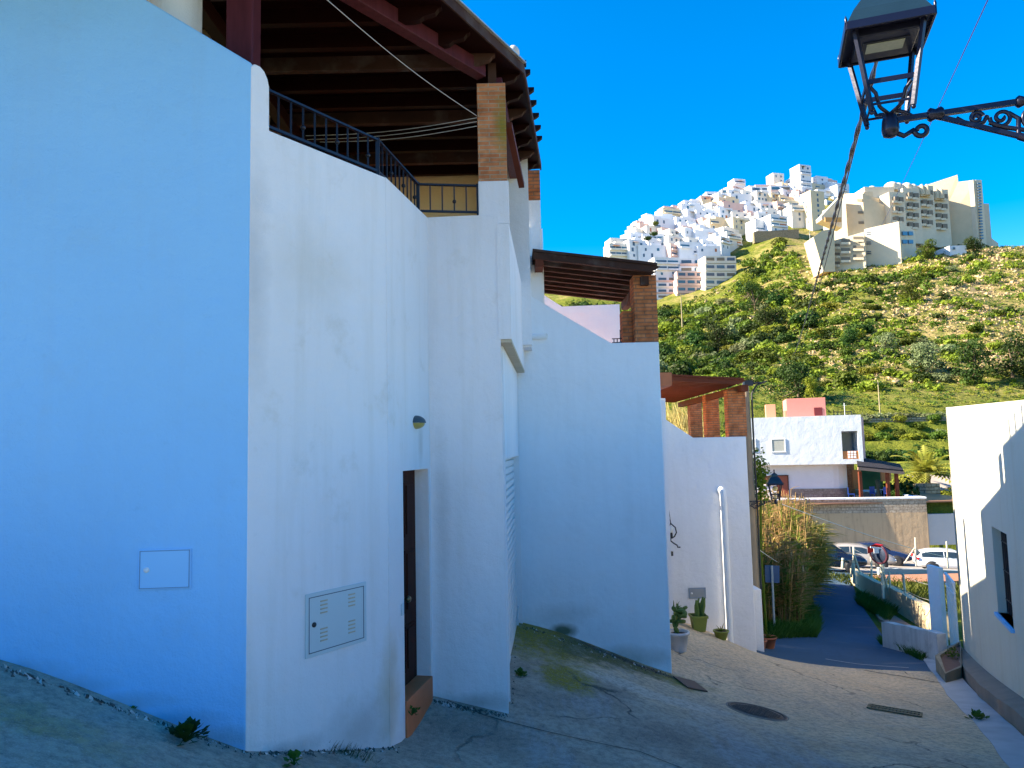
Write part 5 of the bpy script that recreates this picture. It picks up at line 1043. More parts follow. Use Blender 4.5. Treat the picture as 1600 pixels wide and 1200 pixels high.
def chair(x, y, rz, label, col):
    o = thing('patio_chair', label, 'chair', (x, y, HZ + .07), 'blue plastic chairs on the patio'); o.rotation_euler.z = rz; pi = o.location.copy(); o.location = (0, 0, 0); o.rotation_euler.z = 0
    MB().box((0, 0, .44), (.5, .5, .04)).build('seat', col, o, bevel=.01); MB().box((0, .23, .72), (.5, .04, .52)).build('backrest', col, o, bevel=.01)
    for a in (-1, 1):
        for b in (-1, 1): MB().bar((a * .21, b * .21, 0), (a * .21, b * .21, .44), .035).build('leg', col, o)
    o.location = pi; o.rotation_euler.z = rz
M_bch = plain('blue_plastic', (.01, .06, .35), .5)
for (px, py, d, r_, lb) in ((1366, 768, 60, .3, 'blue patio chair left of the table'), (1386, 768, 59.5, 2.6, 'blue patio chair right of the table'), (1330, 770, 60, 1.2, 'blue chair by the rounded corner of the white house')):
    q = P(px, py, d); chair(q.x, q.y, r_, lb, M_bch)
q = P(1375, 768, 60.5); tb = thing('patio_table', 'small white patio table between the blue chairs', 'table', (0, 0, 0)); MB().lathe((q.x, q.y, HZ + .75), [(.45, 0), (.47, .03), (.001, .04)], 20).build('tabletop', M_pvc, tb); MB().lathe((q.x, q.y, HZ + .05), [(.25, 0), (.05, .06), (.04, .7)], 12).build('leg', M_iron, tb)
q = P(1374, 762, 59.8); MB_ = MB(); MB_.lathe((q.x - .1, q.y, HZ + .05), [(.16, 0), (.22, .4), (.12, .8), (.16, 1.0), (.2, 1.5), (.001, 1.6)], 12); tag(MB_.build('covered_parasol', plain('dark_green_cover', (.02, .04, .03), .8)), 'dark closed parasol by the patio table', 'parasol')

# ================================================================== vegetation
protos = {}
def bush_mesh(key, n, size, lobes, seed, flat=.8, mat=None):
    rg = random.Random(seed); m = MB()
    for k in range(lobes):
        a = rg.random() * 6.28; r_ = rg.uniform(.15, .62); c = (math.cos(a) * r_, math.sin(a) * r_, .3 + rg.uniform(-.05, .45) * (1 - r_)); leafquads(m, c, rg.uniform(.28, .52), n // lobes, size, seed * 31 + k, (1, 1, flat), .72, .2)
    return m
def bush_proto(key, mat, n=420, size=.12, lobes=8, seed=1, flat=.8): protos[key] = bush_mesh(key, n, size, lobes, seed, flat).mesh(key, mat)
bush_proto('bush_dark_a', ML_dark, 900, .17, 9, 1); bush_proto('bush_dark_b', ML_dark, 800, .19, 7, 2, .9); bush_proto('bush_mid_a', ML_mid, 900, .17, 10, 3); bush_proto('bush_mid_b', ML_mid, 800, .19, 8, 4, .7)
bush_proto('bush_lite_a', ML_lite, 800, .18, 9, 5, .7); bush_proto('bush_lite_b', ML_lite, 700, .18, 8, 6, .6); bush_proto('bush_olive_a', ML_olive, 900, .15, 10, 7)
KL = {'dark': 'dark green bush on the hillside scrub', 'mid': 'mid green rounded bush on the hillside scrub', 'lite': 'yellow-green bush on the hillside scrub', 'olive': 'grey-olive bush on the hillside scrub'}
def bush(key, x, y, r, h=None, label=None, group=None, cat='bush', sink=.15):
    o = bpy.data.objects.new('bush', protos[key]); COL.objects.link(o); h = h or r; o.location = (x, y, gz(x, y) - sink * h); o.scale = (r, r * random.uniform(.85, 1.15), h); o.rotation_euler.z = random.random() * 6.28
    k = key.split('_')[1]; tag(o, label or KL[k], cat, group or ('%s bushes on the hillside' % k)); return o
def tree(px, py, d, w, h, mat, label, trunk=.35, seed=1, n=1500, cat='tree', base=None, lobes=11, lean=0):
    q = P(px, py, d); z0 = gz(q.x, q.y); o = thing('tree', label, cat, (0, 0, 0)); rg = random.Random(seed); m = MB()
    m.tube([(0, 0, -.5), (w * .02, 0, h * .3), (-w * .02, w * .02, h * .6)], [w * .035, w * .025, w * .012], 8)
    cr = MB()
    for k in range(lobes):
        a = rg.random() * 6.28; r_ = rg.uniform(.05, .34) * w; zc_ = h * rg.uniform(trunk, .86); c = Vector((math.cos(a) * r_ + lean * zc_, math.sin(a) * r_, zc_)); m.tube([(0, 0, h * .25), (c.x * .5, c.y * .5, h * .25 + (c.z - h * .25) * .6), c], [w * .018, w * .012, w * .005], 5)
        leafquads(cr, c, w * rg.uniform(.18, .28), n // lobes, w * .04 + .10, seed * 17 + k, (1, 1, .8), .6, .2)
    m.build('trunk', M_trunk, o); cr.build('crown', mat, o); o.location = (q.x, q.y, z0); return o
# hillside bushes
def hotel_block(x, y): return (y > 255 and x / y > .40 and y < 340) or False
cnt = 0; rgb = random.Random(11); placed = []
def want(px, py):                      # keep to what the photograph shows as scrub
    if py > 615 or px < 850 or px > 1640: return False
    return True
tries = 0
while cnt < 130 and tries < 20000:
    tries += 1
    y = 100 * (372 / 100) ** rgb.random(); u_ = rgb.uniform(.05, .74); x = u_ * y; z = gz(x, y); px, py = pix((x, y, z))
    if not want(px, py): continue
    if hotel_block(x, y): continue
    if px < 1155 and py < 482: continue
    if y > 300 and (x / y > .42 or py < 375): continue
    dens = .5 + .5 * math.sin(x * .045 + 1) * math.cos(y * .05)
    right = max(0, (px - 1250) / 350); up_hill = 1 - max(0, (py - 400) / 200)
    if rgb.random() > (1.05 - .75 * right * min(1, up_hill + .35)) * (.45 + .55 * dens): continue
    r = rgb.uniform(1.6, 4.4) * (1 - .35 * right) * (.62 + .5 * (y / 200))
    if any((x - a) ** 2 + (y - b) ** 2 < (.62 * (r + c)) ** 2 for a, b, c in placed): continue
    placed.append((x, y, r)); key = rgb.choice(['bush_dark_a', 'bush_dark_b', 'bush_mid_a', 'bush_mid_b', 'bush_mid_a', 'bush_lite_a', 'bush_lite_b', 'bush_olive_a'] if right < .5 else ['bush_dark_a', 'bush_mid_b', 'bush_lite_a', 'bush_lite_b', 'bush_olive_a', 'bush_mid_a'])
    bush(key, x, y, r, r * rgb.uniform(.8, 1.15)); cnt += 1
print('bushes', cnt)
tries = 0
while cnt < 190 and tries < 9000:
    tries += 1; y = 104 * (300 / 104) ** rgb.random(); x = rgb.uniform(.18, .50) * y; px, py = pix((x, y, gz(x, y)))
    lim = 1300 - (600 - py) * .35
    if not (1020 < px < lim and 478 < py < 606): continue
    r = rgb.uniform(2.2, 4.6) * (.5 + .5 * y / 180)
    if any((x - a) ** 2 + (y - b) ** 2 < (.42 * (r + c)) ** 2 for a, b, c in placed): continue
    placed.append((x, y, r)); bush(rgb.choice(['bush_dark_a', 'bush_dark_b', 'bush_mid_a', 'bush_dark_a', 'bush_lite_b', 'bush_olive_a']), x, y, r, r * rgb.uniform(.9, 1.3)); cnt += 1
# olive row and hedges on the lower terraces
k = 0
for i in range(20):
    x_ = X(1285 + i * 16, 612, 104 + i * .25); bush('bush_olive_a', x_, 104 + i * .25, 2.1, 1.9, 'grey-olive tree in the long row above the terraces', 'olive row on the terrace', 'bush')
for i in range(16): x_ = X(1338 + i * 10.5, 690, 84); bush('bush_dark_a' if i % 3 else 'bush_mid_a', x_, 84 + (i % 4) * .6, 1.5, 1.9, 'bush of the dark hedge behind the patio and palm', 'dark hedge behind the patio')
for i in range(12): x_ = X(1344 + i * 13, 668, 91); bush('bush_mid_b' if i % 2 else 'bush_lite_b', x_, 91 + (i % 3), 1.6, 1.4, 'bush of the green band along the upper terrace', 'green band on the upper terrace')
for i in range(14): x_ = X(1345 + i * 12, 640, 97); bush(['bush_mid_a', 'bush_lite_a', 'bush_olive_a'][i % 3], x_, 97 + (i * 7 % 5), 1.3, 1.1, 'small bush on the grassy terrace below the olive row', 'small bushes on the grassy terrace')
for i in range(18): x_ = X(1045 + i * 14, 640, 92 + (i * 5 % 9)); bush(['bush_lite_a', 'bush_mid_a', 'bush_lite_b', 'bush_dark_b'][i % 4], x_, 92 + (i * 5 % 9), 2.3, 2.3, 'leafy bush behind the third pergola and the white house roof', 'bushes behind the pergola and house roof')
for i, (px, d, w, h, mt, lb) in enumerate(((1165, 262, 11, 12, ML_lite, 'broad yellow-green pine beside the hill town'), (1420, 200, 7, 8, ML_mid, 'bright green tree below the left end of the big hotel'), (1448, 262, 8, 8, ML_mid, 'rounded green tree in front of the hotel balconies'), (1520, 270, 8, 6, ML_dark, 'dark spreading tree below the hotel tower'),
     (1518, 128, 8, 8, ML_dark, 'large dark round tree on the right of the slope'), (1575, 130, 9, 8.5, ML_dark, 'largest dark tree at the right edge of the slope'), (1440, 135, 6.5, 6, ML_olive, 'grey-olive tree left of the dark round trees'), (1265, 116, 3.6, 4.6, ML_lite, 'small pale yellow-green tree above the white house'),
     (1240, 120, 8, 7, ML_dark, 'spreading dark tree above the pink rooftop room'), (1120, 200, 9, 9, ML_dark, 'dark clumped tree below the stepped apartments'), (1200, 205, 9, 9, ML_dark, 'dark tree in the gully right of the apartments'), (1180, 240, 10, 10, ML_dark, 'tall dark tree next to the apartment corner'), (1380, 150, 5, 5, ML_olive, 'rounded olive-coloured tree mid slope'), (1325, 165, 5, 5, ML_dark, 'isolated round dark tree mid slope'))):
    yy0 = {0: 395, 1: 400, 2: 390, 3: 390}.get(i, 500)
    tree(px, yy0, d, w, h, mt, lb, .10, 40 + i, 2200, lobes=14)
# tall trees beyond the second pergola (fill the gap under its roof)
for i, px in enumerate((868, 892, 915, 945)): x_ = X(px, 460, 240); bush('bush_lite_a' if i % 2 else 'bush_mid_a', x_, 236 + i * 4, 4.5, 4.5, 'bush seen in the gap under the second pergola', 'bushes in the gap under the second pergola')
# scrub and rocks
def scatter(name, label, cat, mat, count, fn, ptest, seed, ymin=86, ymax=330):
    rg = random.Random(seed); m = MB(); c = 0; tr = 0
    while c < count and tr < count * 30:
        tr += 1; y = ymin * (ymax / ymin) ** rg.random(); x = rg.uniform(.04, .78) * y; zz = gz(x, y)
        if not ptest(x, y, rg): continue
        fn(m, Vector((x, y, zz)), rg); c += 1
    return tag(m.build(name, mat), label, cat, None, 'stuff')
def scrubf(m, p, rg):
    r = rg.uniform(.25, .85) * (p.y / 170)
    for k in range(9):
        d = Vector((rg.gauss(0, 1), rg.gauss(0, 1), abs(rg.gauss(0, .8)))).normalized() * r; s_ = r * rg.uniform(.5, .9); a = Vector((rg.gauss(0, 1), rg.gauss(0, 1), rg.gauss(0, .6))).normalized(); b = a.orthogonal().normalized(); c = p + d * .7
        m.add([c - a * s_ * .5, c - b * s_ * .35, c + a * s_ * .5, c + b * s_ * .35], [(0, 1, 2, 3)])
def rockf(m, p, rg):
    r = rg.uniform(.12, .55) * (p.y / 190) * (1.8 if rg.random() < .06 else 1); V = []
    for k in range(8): V.append(p + Vector(((1 if k & 1 else -1) * r * rg.uniform(.4, 1), (1 if k & 2 else -1) * r * rg.uniform(.4, 1), (1 if k & 4 else -1) * r * rg.uniform(.25, .7))))
    m.add(V, [(0, 1, 3, 2), (4, 6, 7, 5), (0, 4, 5, 1), (2, 3, 7, 6), (0, 2, 6, 4), (1, 5, 7, 3)])
nt_ = lambda x, y, rg: rg.random() < (.55 + .45 * math.sin(x * .09) * math.cos(y * .08)) 
scatter('scrub', 'low mixed green scrub covering the hillside', 'scrub', ML_mid, 5500, scrubf, nt_, 3)
scatter('scrub', 'low yellow-green scrub scattered over the hillside', 'scrub', ML_lite, 5000, scrubf, lambda x, y, rg: rg.random() < .5 + .5 * math.sin(x * .07 + 2) * math.cos(y * .06), 4)
scatter('scrub', 'low dark scrub scattered over the hillside', 'scrub', ML_dark, 3500, scrubf, lambda x, y, rg: rg.random() < .5 + .5 * math.sin(x * .05 - 1) * math.cos(y * .09), 5)
def shrubf(m, p, rg):
    r = rg.uniform(.9, 2.3) * (p.y / 190)
    for k in range(3): leafquads(m, p + Vector((rg.uniform(-.6, .6) * r, rg.uniform(-.6, .6) * r, r * rg.uniform(.15, .45))), r * .62, 24, r * .42, rg.randint(0, 1 << 30), (1, 1, .75), .65)
def shtest(dens, u0, ph): return lambda x, y, rg: (lambda pq: pq[1] < (612 if y > 101 else 655) and not (pq[0] < 1155 and pq[1] < 482) and not (y > 262 and x / y > .40) and not pq[1] < 370)(pix((x, y, gz(x, y)))) and rg.random() < dens * (1.15 - max(0, x / y - u0) * 2.2) * (.55 + .45 * math.sin(x * .06 + ph) * math.cos(y * .055))
scatter('shrubs', 'mixed mid green shrubs thickly covering the slope', 'shrubs', ML_mid, 640, shrubf, shtest(1, .3, 0), 31, 86, 360)
scatter('shrubs', 'dark evergreen shrubs between the larger bushes on the slope', 'shrubs', ML_dark, 560, shrubf, shtest(1, .25, 2), 32, 86, 360)
scatter('shrubs', 'yellow-green shrubs between the larger bushes on the slope', 'shrubs', ML_lite, 420, shrubf, shtest(1, .4, 4), 33, 86, 360)
scatter('rocks', 'pale limestone rocks scattered over the right of the hillside', 'rocks', plain('ochre_limestone', (.48, .34, .18), .95, 0, .35, .8), 7000, rockf, lambda x, y, rg: rg.random() < max(0, (x / y - .24) * 2.6) * (.5 + .5 * math.sin(x * .11 + y * .06) * math.cos(y * .07 - x * .03)) and y > 128, 6)
# stone terrace walls on the lower slope
M_stone = brick('dry_stone', (.34, .27, .18), (.44, .36, .25), (.12, .10, .06), bw=.7, bh=.3, ms=.04)
draped_wall('terrace_wall', 'pale stone terrace wall running behind the white house', [Vector((X(1330, 665, 93.5), 93.5, 0)), Vector((X(1480, 665, 93.5), 93.5, 0))], .5, .4, M_stone)
draped_wall('terrace_wall', 'stone terrace wall below the olive row', [Vector((X(1290, 632, 101), 101, 0)), Vector((X(1600, 625, 101.5), 101.5, 0))], .45, .4, M_stone)
# palm
pq = P(1448, 745, 70); pz_ = gz(pq.x, 70); pm_ = thing('palm_tree', 'bushy palm with arching fronds beside the pale road', 'palm', (0, 0, 0)); MB().lathe((0, 0, -.2), [(.45, 0), (.35, .6), (.3, 1.5), (.4, 1.9), (.1, 2.2)], 12).build('trunk', M_trunk, pm_)
rg = random.Random(9)
fr = MB()
for k in range(64):
    a = rg.random() * 6.28; e = rg.uniform(.05, 1.35); L = rg.uniform(3.2, 5.0); d = Vector((math.cos(a) * math.cos(e), math.sin(a) * math.cos(e), math.sin(e))); sd = d.cross(Vector((0, 0, 1))).normalized()
    for j in range(2, 13):
        t_ = j / 12; c = Vector((0, 0, 1.9)) + d * L * t_ - Vector((0, 0, 1)) * (L * .42 * t_ * t_) ; dn = (d - Vector((0, 0, .84 * t_))).normalized()
        for s_ in (-1, 1):
            tp = c + sd * s_ * .75 * (1.15 - t_) + dn * .45 - Vector((0, 0, .15)); fr.add([c - dn * .05, c + dn * .26, tp], [(0, 1, 2)])
fr.build('fronds', leaves('palm_fronds', (.22, .27, .03), (.36, .38, .07), .4, .8, .02), pm_); pm_.location = (pq.x, 70, pz_)
for i, (px, py, d, r, key, lb) in enumerate(((1478, 775, 68, 1.3, 'bush_lite_a', 'yellow-green bush right of the palm'), (1420, 755, 72, 1.6, 'bush_lite_b', 'light bush left of the palm by the road'), (1405, 775, 60.5, 1.7, 'bush_dark_b', 'dark rounded bush at the right end of the patio'), (1397, 780, 59, .9, 'bush_dark_a', 'low dark bush by the patio posts'))):
    q = P(px, py, d); bush(key, q.x, d, r, r * 1.25, lb, 'garden bushes round the patio')
q = P(1447, 757, 66.5); MB_ = MB(); MB_.box((q.x, q.y, gz(q.x, q.y) + .7), (1.6, 1.4, 1.8), rz=.3); tag(MB_.build('stone_plinth', M_stone), 'pale squarish stone plinth at the foot of the palm', 'plinth')
# ivy left of the pole
m = MB(); q = P(1186, 745, 19); m.tube([q - Vector((0, 0, 4.5)), q - Vector((.05, 0, 2)), q + Vector((.05, 0, .4))], .03, 6); leafquads(m, q, .62, 520, .10, 77, (.5, .6, 1.3), .05); tag(m.build('climbing_plant', ML_lite), 'light green climbing plant on the utility pole', 'plant')
m = MB(); q = P(1066, 650, 27)
for k in range(420):
    rg2 = random; b = q + Vector((rg2.gauss(0, .55), rg2.gauss(0, .5), rg2.uniform(-1.5, -.2))); blade(m, b, b + Vector((rg2.gauss(0, .3), rg2.gauss(0, .3), rg2.uniform(.5, 1.5))), .03, .1)
tag(m.build('tall_grass', ML_dry), 'pale feathery grass clump behind the brick pillars of the third house', 'grass')
# ------------------------------------------------------------------ reed bank
rgk = random.Random(5)
rb0 = [G(1196, 1000), G(1262, 985)]
def in_reed(rg):
    t_ = rg.random() ; y = 20.2 + t_ * 16; xr_ = X(1272 - 4 * t_, 900, y) - .35 - .2 * rg.random(); return Vector((xr_ - rg.random() ** 1.3 * (3.2 + 1.6 * t_), y, 0))
for (mat, label, n_, hmin, hmax, w_, sd) in ((ML_dry, 'tall dry yellow reeds on the bank beside the road', 3200, 2.4, 4.2, .05, 1), (ML_reed, 'yellow-green reeds mixed into the dry reed bank', 2400, 2.2, 3.9, .055, 2), (leaves('brown_dead_reeds', (.16, .09, .04), (.26, .16, .07), .1, 1, .02), 'brown dead stalks at the foot of the reed bank', 2600, .8, 2.6, .04, 3)):
    rg = random.Random(sd); m = MB()
    for k in range(n_):
        b = in_reed(rg); b.z = gz(b.x, b.y) - .05; h = rg.uniform(hmin, hmax) * (.82 + .18 * math.sin(b.x * 3 + b.y)) * (.72 if b.y < 23.5 else 1); a = rg.random() * 6.28; ln = rg.uniform(.05, .35)
        tip = b + Vector((math.cos(a) * ln * h * .6, math.sin(a) * ln * h * .6, h)); sd_ = Vector((math.cos(a + 1.6), math.sin(a + 1.6), 0))
        if sd < 3:
            m.tube([b, b.lerp(tip, .5) + Vector((0, 0, .05)), tip], .012, 3, False)
            for j in range(6):
                t_ = rg.uniform(.3, 1); c = b.lerp(tip, t_); a2 = rg.random() * 6.28; L = rg.uniform(.35, .7); blade(m, c, c + Vector((math.cos(a2) * L * .7, math.sin(a2) * L * .7, L * .5)), w_, .35, 3)
        else: blade(m, b, tip, w_ * 1.4, .12, 3, sd_); 
    tag(m.build('reeds', mat), label, 'reeds', None, 'stuff')
for (mat, label, n_, sd) in ((ML_dry, 'pale straw-coloured reeds leaning out over the road', 900, 8), (ML_reed, 'yellow-green reeds leaning out over the road', 1300, 9)):
    rg = random.Random(sd); m = MB()
    for k in range(n_):
        y = rg.uniform(25, 35); x_ = X(1264, 900, y) - rg.uniform(.0, 1.8); b = Vector((x_, y, gz(x_, y))); h = rg.uniform(1.4, 3.0); tip = b + Vector((rg.uniform(.0, .55), rg.uniform(-.9, .3), h)); m.tube([b, b.lerp(tip, .5) + Vector((-.12, 0, .1)), tip], .012, 3, False)
        for j in range(7): t_ = rg.uniform(.35, 1); c = b.lerp(tip, t_); a2 = rg.random() * 6.28; L = rg.uniform(.35, .75); blade(m, c, c + Vector((math.cos(a2) * L * .7 + .1, math.sin(a2) * L * .7, L * .35)), .06, .45, 3)
    tag(m.build('reeds', mat), label, 'reeds', None, 'stuff')
wf = MB()
for (a_, b_) in (((1334, 858, 35), (1361, 868, 33)), ((1361, 870, 33), (1379, 884, 28)), ((1379, 884, 28), (1411, 899, 26)), ((1411, 899, 26), (1465, 917, 22)), ((1334, 880, 35), (1362, 893, 33)), ((1362, 893, 33), (1380, 905, 28)), ((1380, 905, 28), (1413, 922, 26)), ((1413, 922, 26), (1466, 942, 22))): wf.tube([P(*a_), P(*a_).lerp(P(*b_), .5) - Vector((0, 0, .05)), P(*b_)], .008, 4)
tag(wf.build('fence_wire', plain('galvanised_wire', (.4, .4, .38), .5, .5)), 'thin sagging wires strung between the pale fence stakes', 'wire')
def grass_patch(label, pts_fn, n_, h0, h1, mat, seed, w_=.012):
    rg = random.Random(seed); m = MB()
    for k in range(n_):
        b = pts_fn(rg); b.z = gz(b.x, b.y) - .01; a = rg.random() * 6.28; h = rg.uniform(h0, h1); blade(m, b, b + Vector((math.cos(a) * h * .5, math.sin(a) * h * .5, h)), w_, .2, 2)
    tag(m.build('grass', mat), label, 'grass', None, 'stuff')
ga, gb, gc = G(1188, 985), G(1276, 975), G(1276, 998)
gd = G(1200, 998)
def quadp(a, b, c, d): return lambda rg: (lambda s, t: (a.lerp(b, s)).lerp(d.lerp(c, s), t))(rg.random(), rg.random())
grass_patch('lush green grass at the foot of the reed bank', quadp(G(1186, 960), G(1276, 955), G(1276, 997), G(1205, 1000)), 9000, .18, .5, ML_grass, 21, .02)
grass_patch('dark green grass strip at the foot of the flaking white wall', quadp(G(1378, 1000), G(1460, 1024), G(1440, 1034), G(1376, 1008)), 2600, .12, .32, ML_grass, 22, .015)
grass_patch('green verge beside the low sunlit wall', quadp(G(1345, 930), G(1400, 960), G(1388, 975), G(1340, 945)), 3500, .15, .45, ML_grass, 23, .022)
grass_patch('tufts of grass covering the sunken garden', lambda rg: Vector((rg.uniform(16, 38), rg.uniform(25, 42), 0)), 14000, .1, .4, leaves('garden_grass', (.06, .10, .012), (.15, .17, .03)), 24, .05)
q = P(1455, 902, 41); m = MB(); m.box((q.x, q.y, gz(q.x, q.y) + .12), (5.5, 2.2, .25)); tag(m.build('raised_bed', plain('reddish_soil', (.34, .15, .08), .95)), 'reddish raised garden bed below the white car', 'garden bed')
tr_ = G(1392, 968); a1_ = thing('stone_border', 'rounded strip of broken paving beside the low sunlit wall', 'paving', (0, 0, 0)); m = MB(); pl = [G(1368, 962), G(1374, 972), G(1396, 982), G(1425, 990), G(1440, 992), G(1420, 980), G(1396, 965), G(1380, 958)]; m.ext([up3(p, gz(p.x, p.y) - .1) for p in pl], (0, 0, .2)); m.build('slab', plain('brown_paving', (.28, .20, .14), .95, 0, .3, 2), a1_)
# ================================================================== hotel and hill town
M_hot = plaster('cream_hotel_render', (.62, .51, .35), dirt_amt=.05, streak=.06); M_hot2 = plaster('light_hotel_render', (.70, .60, .45), dirt_amt=.05, streak=.05)
M_wdk = glass_dark('blue_window_glass', (.05, .10, .16), .3); M_rec = plain('shaded_recess', (.20, .17, .13), .9)  # M_rec: shade of the openings put into a flat dark brown
MT = [plaster('town_white', (.70, .71, .74), dirt_amt=.04, streak=.04), plaster('town_white_warm', (.72, .67, .60), dirt_amt=.04, streak=.04), plaster('town_cream', (.68, .56, .38), dirt_amt=.05, streak=.04), plaster('town_pink', (.66, .46, .40), dirt_amt=.05, streak=.04)]
M_wbl = glass_dark('town_window_blue', (.04, .14, .22), .3); M_wor = plain('terracotta_shutter', (.40, .14, .06), .7)
hot = thing('hotel_building', 'huge cream stepped hotel with balconies on top of the hill', 'hotel', (0, 0, 0))
def blk(parent, name, x0, x1, ytop, ybot, d, depth, mat, skew=0, lab=None, topR=None, bev=0):
    # block whose front face spans the given pixels at depth d; skew: extra depth at the right end
    a = P(x0, (ytop + ybot) / 2, d); b = P(x1, (ytop + ybot) / 2, d + skew); zt0 = Z(x0, ytop, d); zt1 = Z(x1, topR if topR is not None else ytop, d + skew); zb = min(Z(x0, ybot, d), Z(x1, ybot, d + skew)) - 3
    m = MB(); dd = Vector((b.x - a.x, b.y - a.y, 0)).normalized(); n_ = Vector((-dd.y, dd.x, 0)) * depth
    m.ext([(a.x, a.y, zb), (b.x, b.y, zb), (b.x, b.y, zt1), (a.x, a.y, zt0)], n_); return m.build(name, mat, parent, lab), a, b
def slot(parent, name, x0, x1, y0, y1, d0, d1, mat, out=.15, proud=True):   # opening on a face running from depth d0 (x0) to d1 (x1)
    a0, a1 = P(x0, y0, d0), P(x0, y1, d0); b0, b1 = P(x1, y0, d1), P(x1, y1, d1)
    # keep rectangle: vertical ends
    dd = Vector((b0.x - a0.x, b0.y - a0.y, 0)).normalized(); n_ = Vector((dd.y, -dd.x, 0)) * out
    m = MB(); m.ext([Vector((a0.x, a0.y, a1.z)), Vector((b0.x, b0.y, b1.z)), Vector((b0.x, b0.y, b0.z)), Vector((a0.x, a0.y, a0.z))], n_); return m.build(name, mat, parent)
# big right slab: the face is in sun above and in the shade of the balcony wing below
DB = 300
blk(hot, 'main_slab', 1452, 1527, 300, 400, DB + 8, 26, M_hot, -7); 
m = MB(); a = P(1436, 293, DB + 9); b = P(1496, 273, DB + 2.6); c = P(1498, 284, DB + 2.5); d = P(1525, 281, DB - .6); e = P(1527, 400, DB - .8); f = P(1436, 400, DB + 9)
for v in (f, e): v.z -= 4
zl = [a, b, Vector((b.x + .1, b.y, c.z)), Vector((d.x, d.y, d.z)), Vector((d.x + .1, d.y, e.z)), f]; m.ext(zl, (6, 22, 0)); m.build('stepped_wall', M_hot, hot, 'tall blank cream wall with stepped top')
tw, a, b = blk(hot, 'stair_tower', 1524.5, 1538, 281, 385, DB - 1, 16, M_hot2, 3)
for k in range(20): slot(tw, 'window', 1526.2 + k * .25, 1530.5 + k * .25, 286 + k * 4.5, 288.2 + k * 4.5, DB - .9, DB + .2, M_wdk, .4)
blk(hot, 'rear_wing', 1538, 1548, 318, 390, DB + 16, 10, M_hot2); blk(hot, 'rear_wing', 1545, 1560, 368, 395, DB + 18, 10, M_hot2, 2, topR=380)
# balcony wings stepping towards the slab: four bays
bays = [(1394, 1409, 302, 362, 282), (1416, 1433, 296, 368, 288), (1438, 1455, 292, 372, 292), (1460, 1478, 298, 375, 297)]
blk(hot, 'main_wing', 1352, 1440, 300, 380, 286, 24, M_hot, 8, topR=296)
for i, (xa, xb, yt, yb, d) in enumerate(bays):
    w_, a, b = blk(hot, 'balcony_wing', xa - 3, xb + 6, yt - 2, yb, d, 16, M_hot2, 2)
    for j in range(4):
        yy = yt + 6 + j * 15.5 - i * .3
        for s_ in range(2):
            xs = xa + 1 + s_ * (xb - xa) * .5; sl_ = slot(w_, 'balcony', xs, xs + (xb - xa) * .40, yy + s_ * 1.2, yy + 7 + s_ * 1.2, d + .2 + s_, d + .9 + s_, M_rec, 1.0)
            m = MB(); a0, b0 = P(xs, yy + 7, d - 1.6), P(xs + (xb - xa) * .42, yy + 8, d - .9); 
            slot(w_, 'balcony_rail', xs - .3, xs + (xb - xa) * .44, yy + 5.6 + s_ * 1.2, yy + 9.0 + s_ * 1.2, d - .95 + s_, d - .2 + s_, M_hot2, .25)
    if i > 1:
        for s_ in (0, 1): q = P(xa + 2 + s_ * 8, yt + 2, d - .3); MB().lathe((q.x, q.y, q.z - 3), [(1.2, 0), (1.2, 2.6), (.9, 3.8), (.3, 4.6), (.001, 4.7)], 12).build('arched_top', M_hot, w_)
# sunlit facade with big canopy at the left
fc, a, b = blk(hot, 'front_facade', 1313, 1350, 303, 372, 288, 14, M_hot, -8, topR=302)
blk(hot, 'shaded_wall', 1350, 1396, 306, 372, 280, 12, M_hot, 6, topR=326)
blk(hot, 'upper_wall', 1352, 1398, 292, 330, 287, 10, M_hot2, 1)
for k, (x0_, x1_, y_) in enumerate(((1340, 1348, 311), (1341, 1349, 330), (1342, 1350, 346))): slot(fc, 'window', x0_, x1_, y_, y_ + 4, 282, 280, M_rec, .3)
m = MB(); a, b, c = P(1283, 338, 276), P(1314, 303, 280), P(1314, 322, 280); m.ext([a, P(1284, 343, 276), P(1305, 352, 281), P(1316, 356, 281), P(1316, 303, 281)], (0, 5, 0)); m.build('canopy_wing', M_hot2, hot, 'slanting glazed canopy wing')
slot(hot, 'canopy_soffit', 1288, 1313, 340, 347, 275.6, 279, plain('orange_soffit', (.42, .24, .08), .8), .4)
# lower block with terraces
lb, a, b = blk(hot, 'lower_block', 1352, 1407, 358, 412, 271, 12, M_hot2, -7, topR=346)
for k in range(3):
    for j in range(2): slot(lb, 'window', 1354, 1361, 362.5 + k * 15 + j * 3, 364 + k * 15 + j * 3, 270.7, 269.8, M_wdk, .2)
lt, a, b = blk(hot, 'terrace_block', 1303, 1352, 376, 414, 270, 12, M_hot2, -5, topR=362)
for k in range(3):
    for j, (x0_, x1_) in enumerate(((1298, 1312), (1314, 1328), (1333, 1349))):
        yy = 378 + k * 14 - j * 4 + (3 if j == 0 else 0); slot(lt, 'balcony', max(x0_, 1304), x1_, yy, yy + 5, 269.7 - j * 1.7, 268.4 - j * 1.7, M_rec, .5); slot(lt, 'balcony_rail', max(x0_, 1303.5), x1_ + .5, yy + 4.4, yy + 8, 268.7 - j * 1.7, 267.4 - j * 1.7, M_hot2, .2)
m = MB(); q = P(1290, 375, 264); m.add([], []); pr = []; zt_ = P(1290, 362, 264).z; zbm = P(1290, 410, 264).z - 3
m.ext([(P(1271, 372, 266).x, 266, P(1271, 370, 266).z), (P(1285, 362, 266).x, 266, P(1285, 360, 266).z), (P(1304, 362, 266).x, 266, P(1304, 357, 266).z), (P(1304, 410, 266).x, 266, zbm), (P(1286, 410, 266).x, 266, zbm)], (0, 9, 0)); m.build('bastion', M_hot, hot, 'tapering cream bastion')
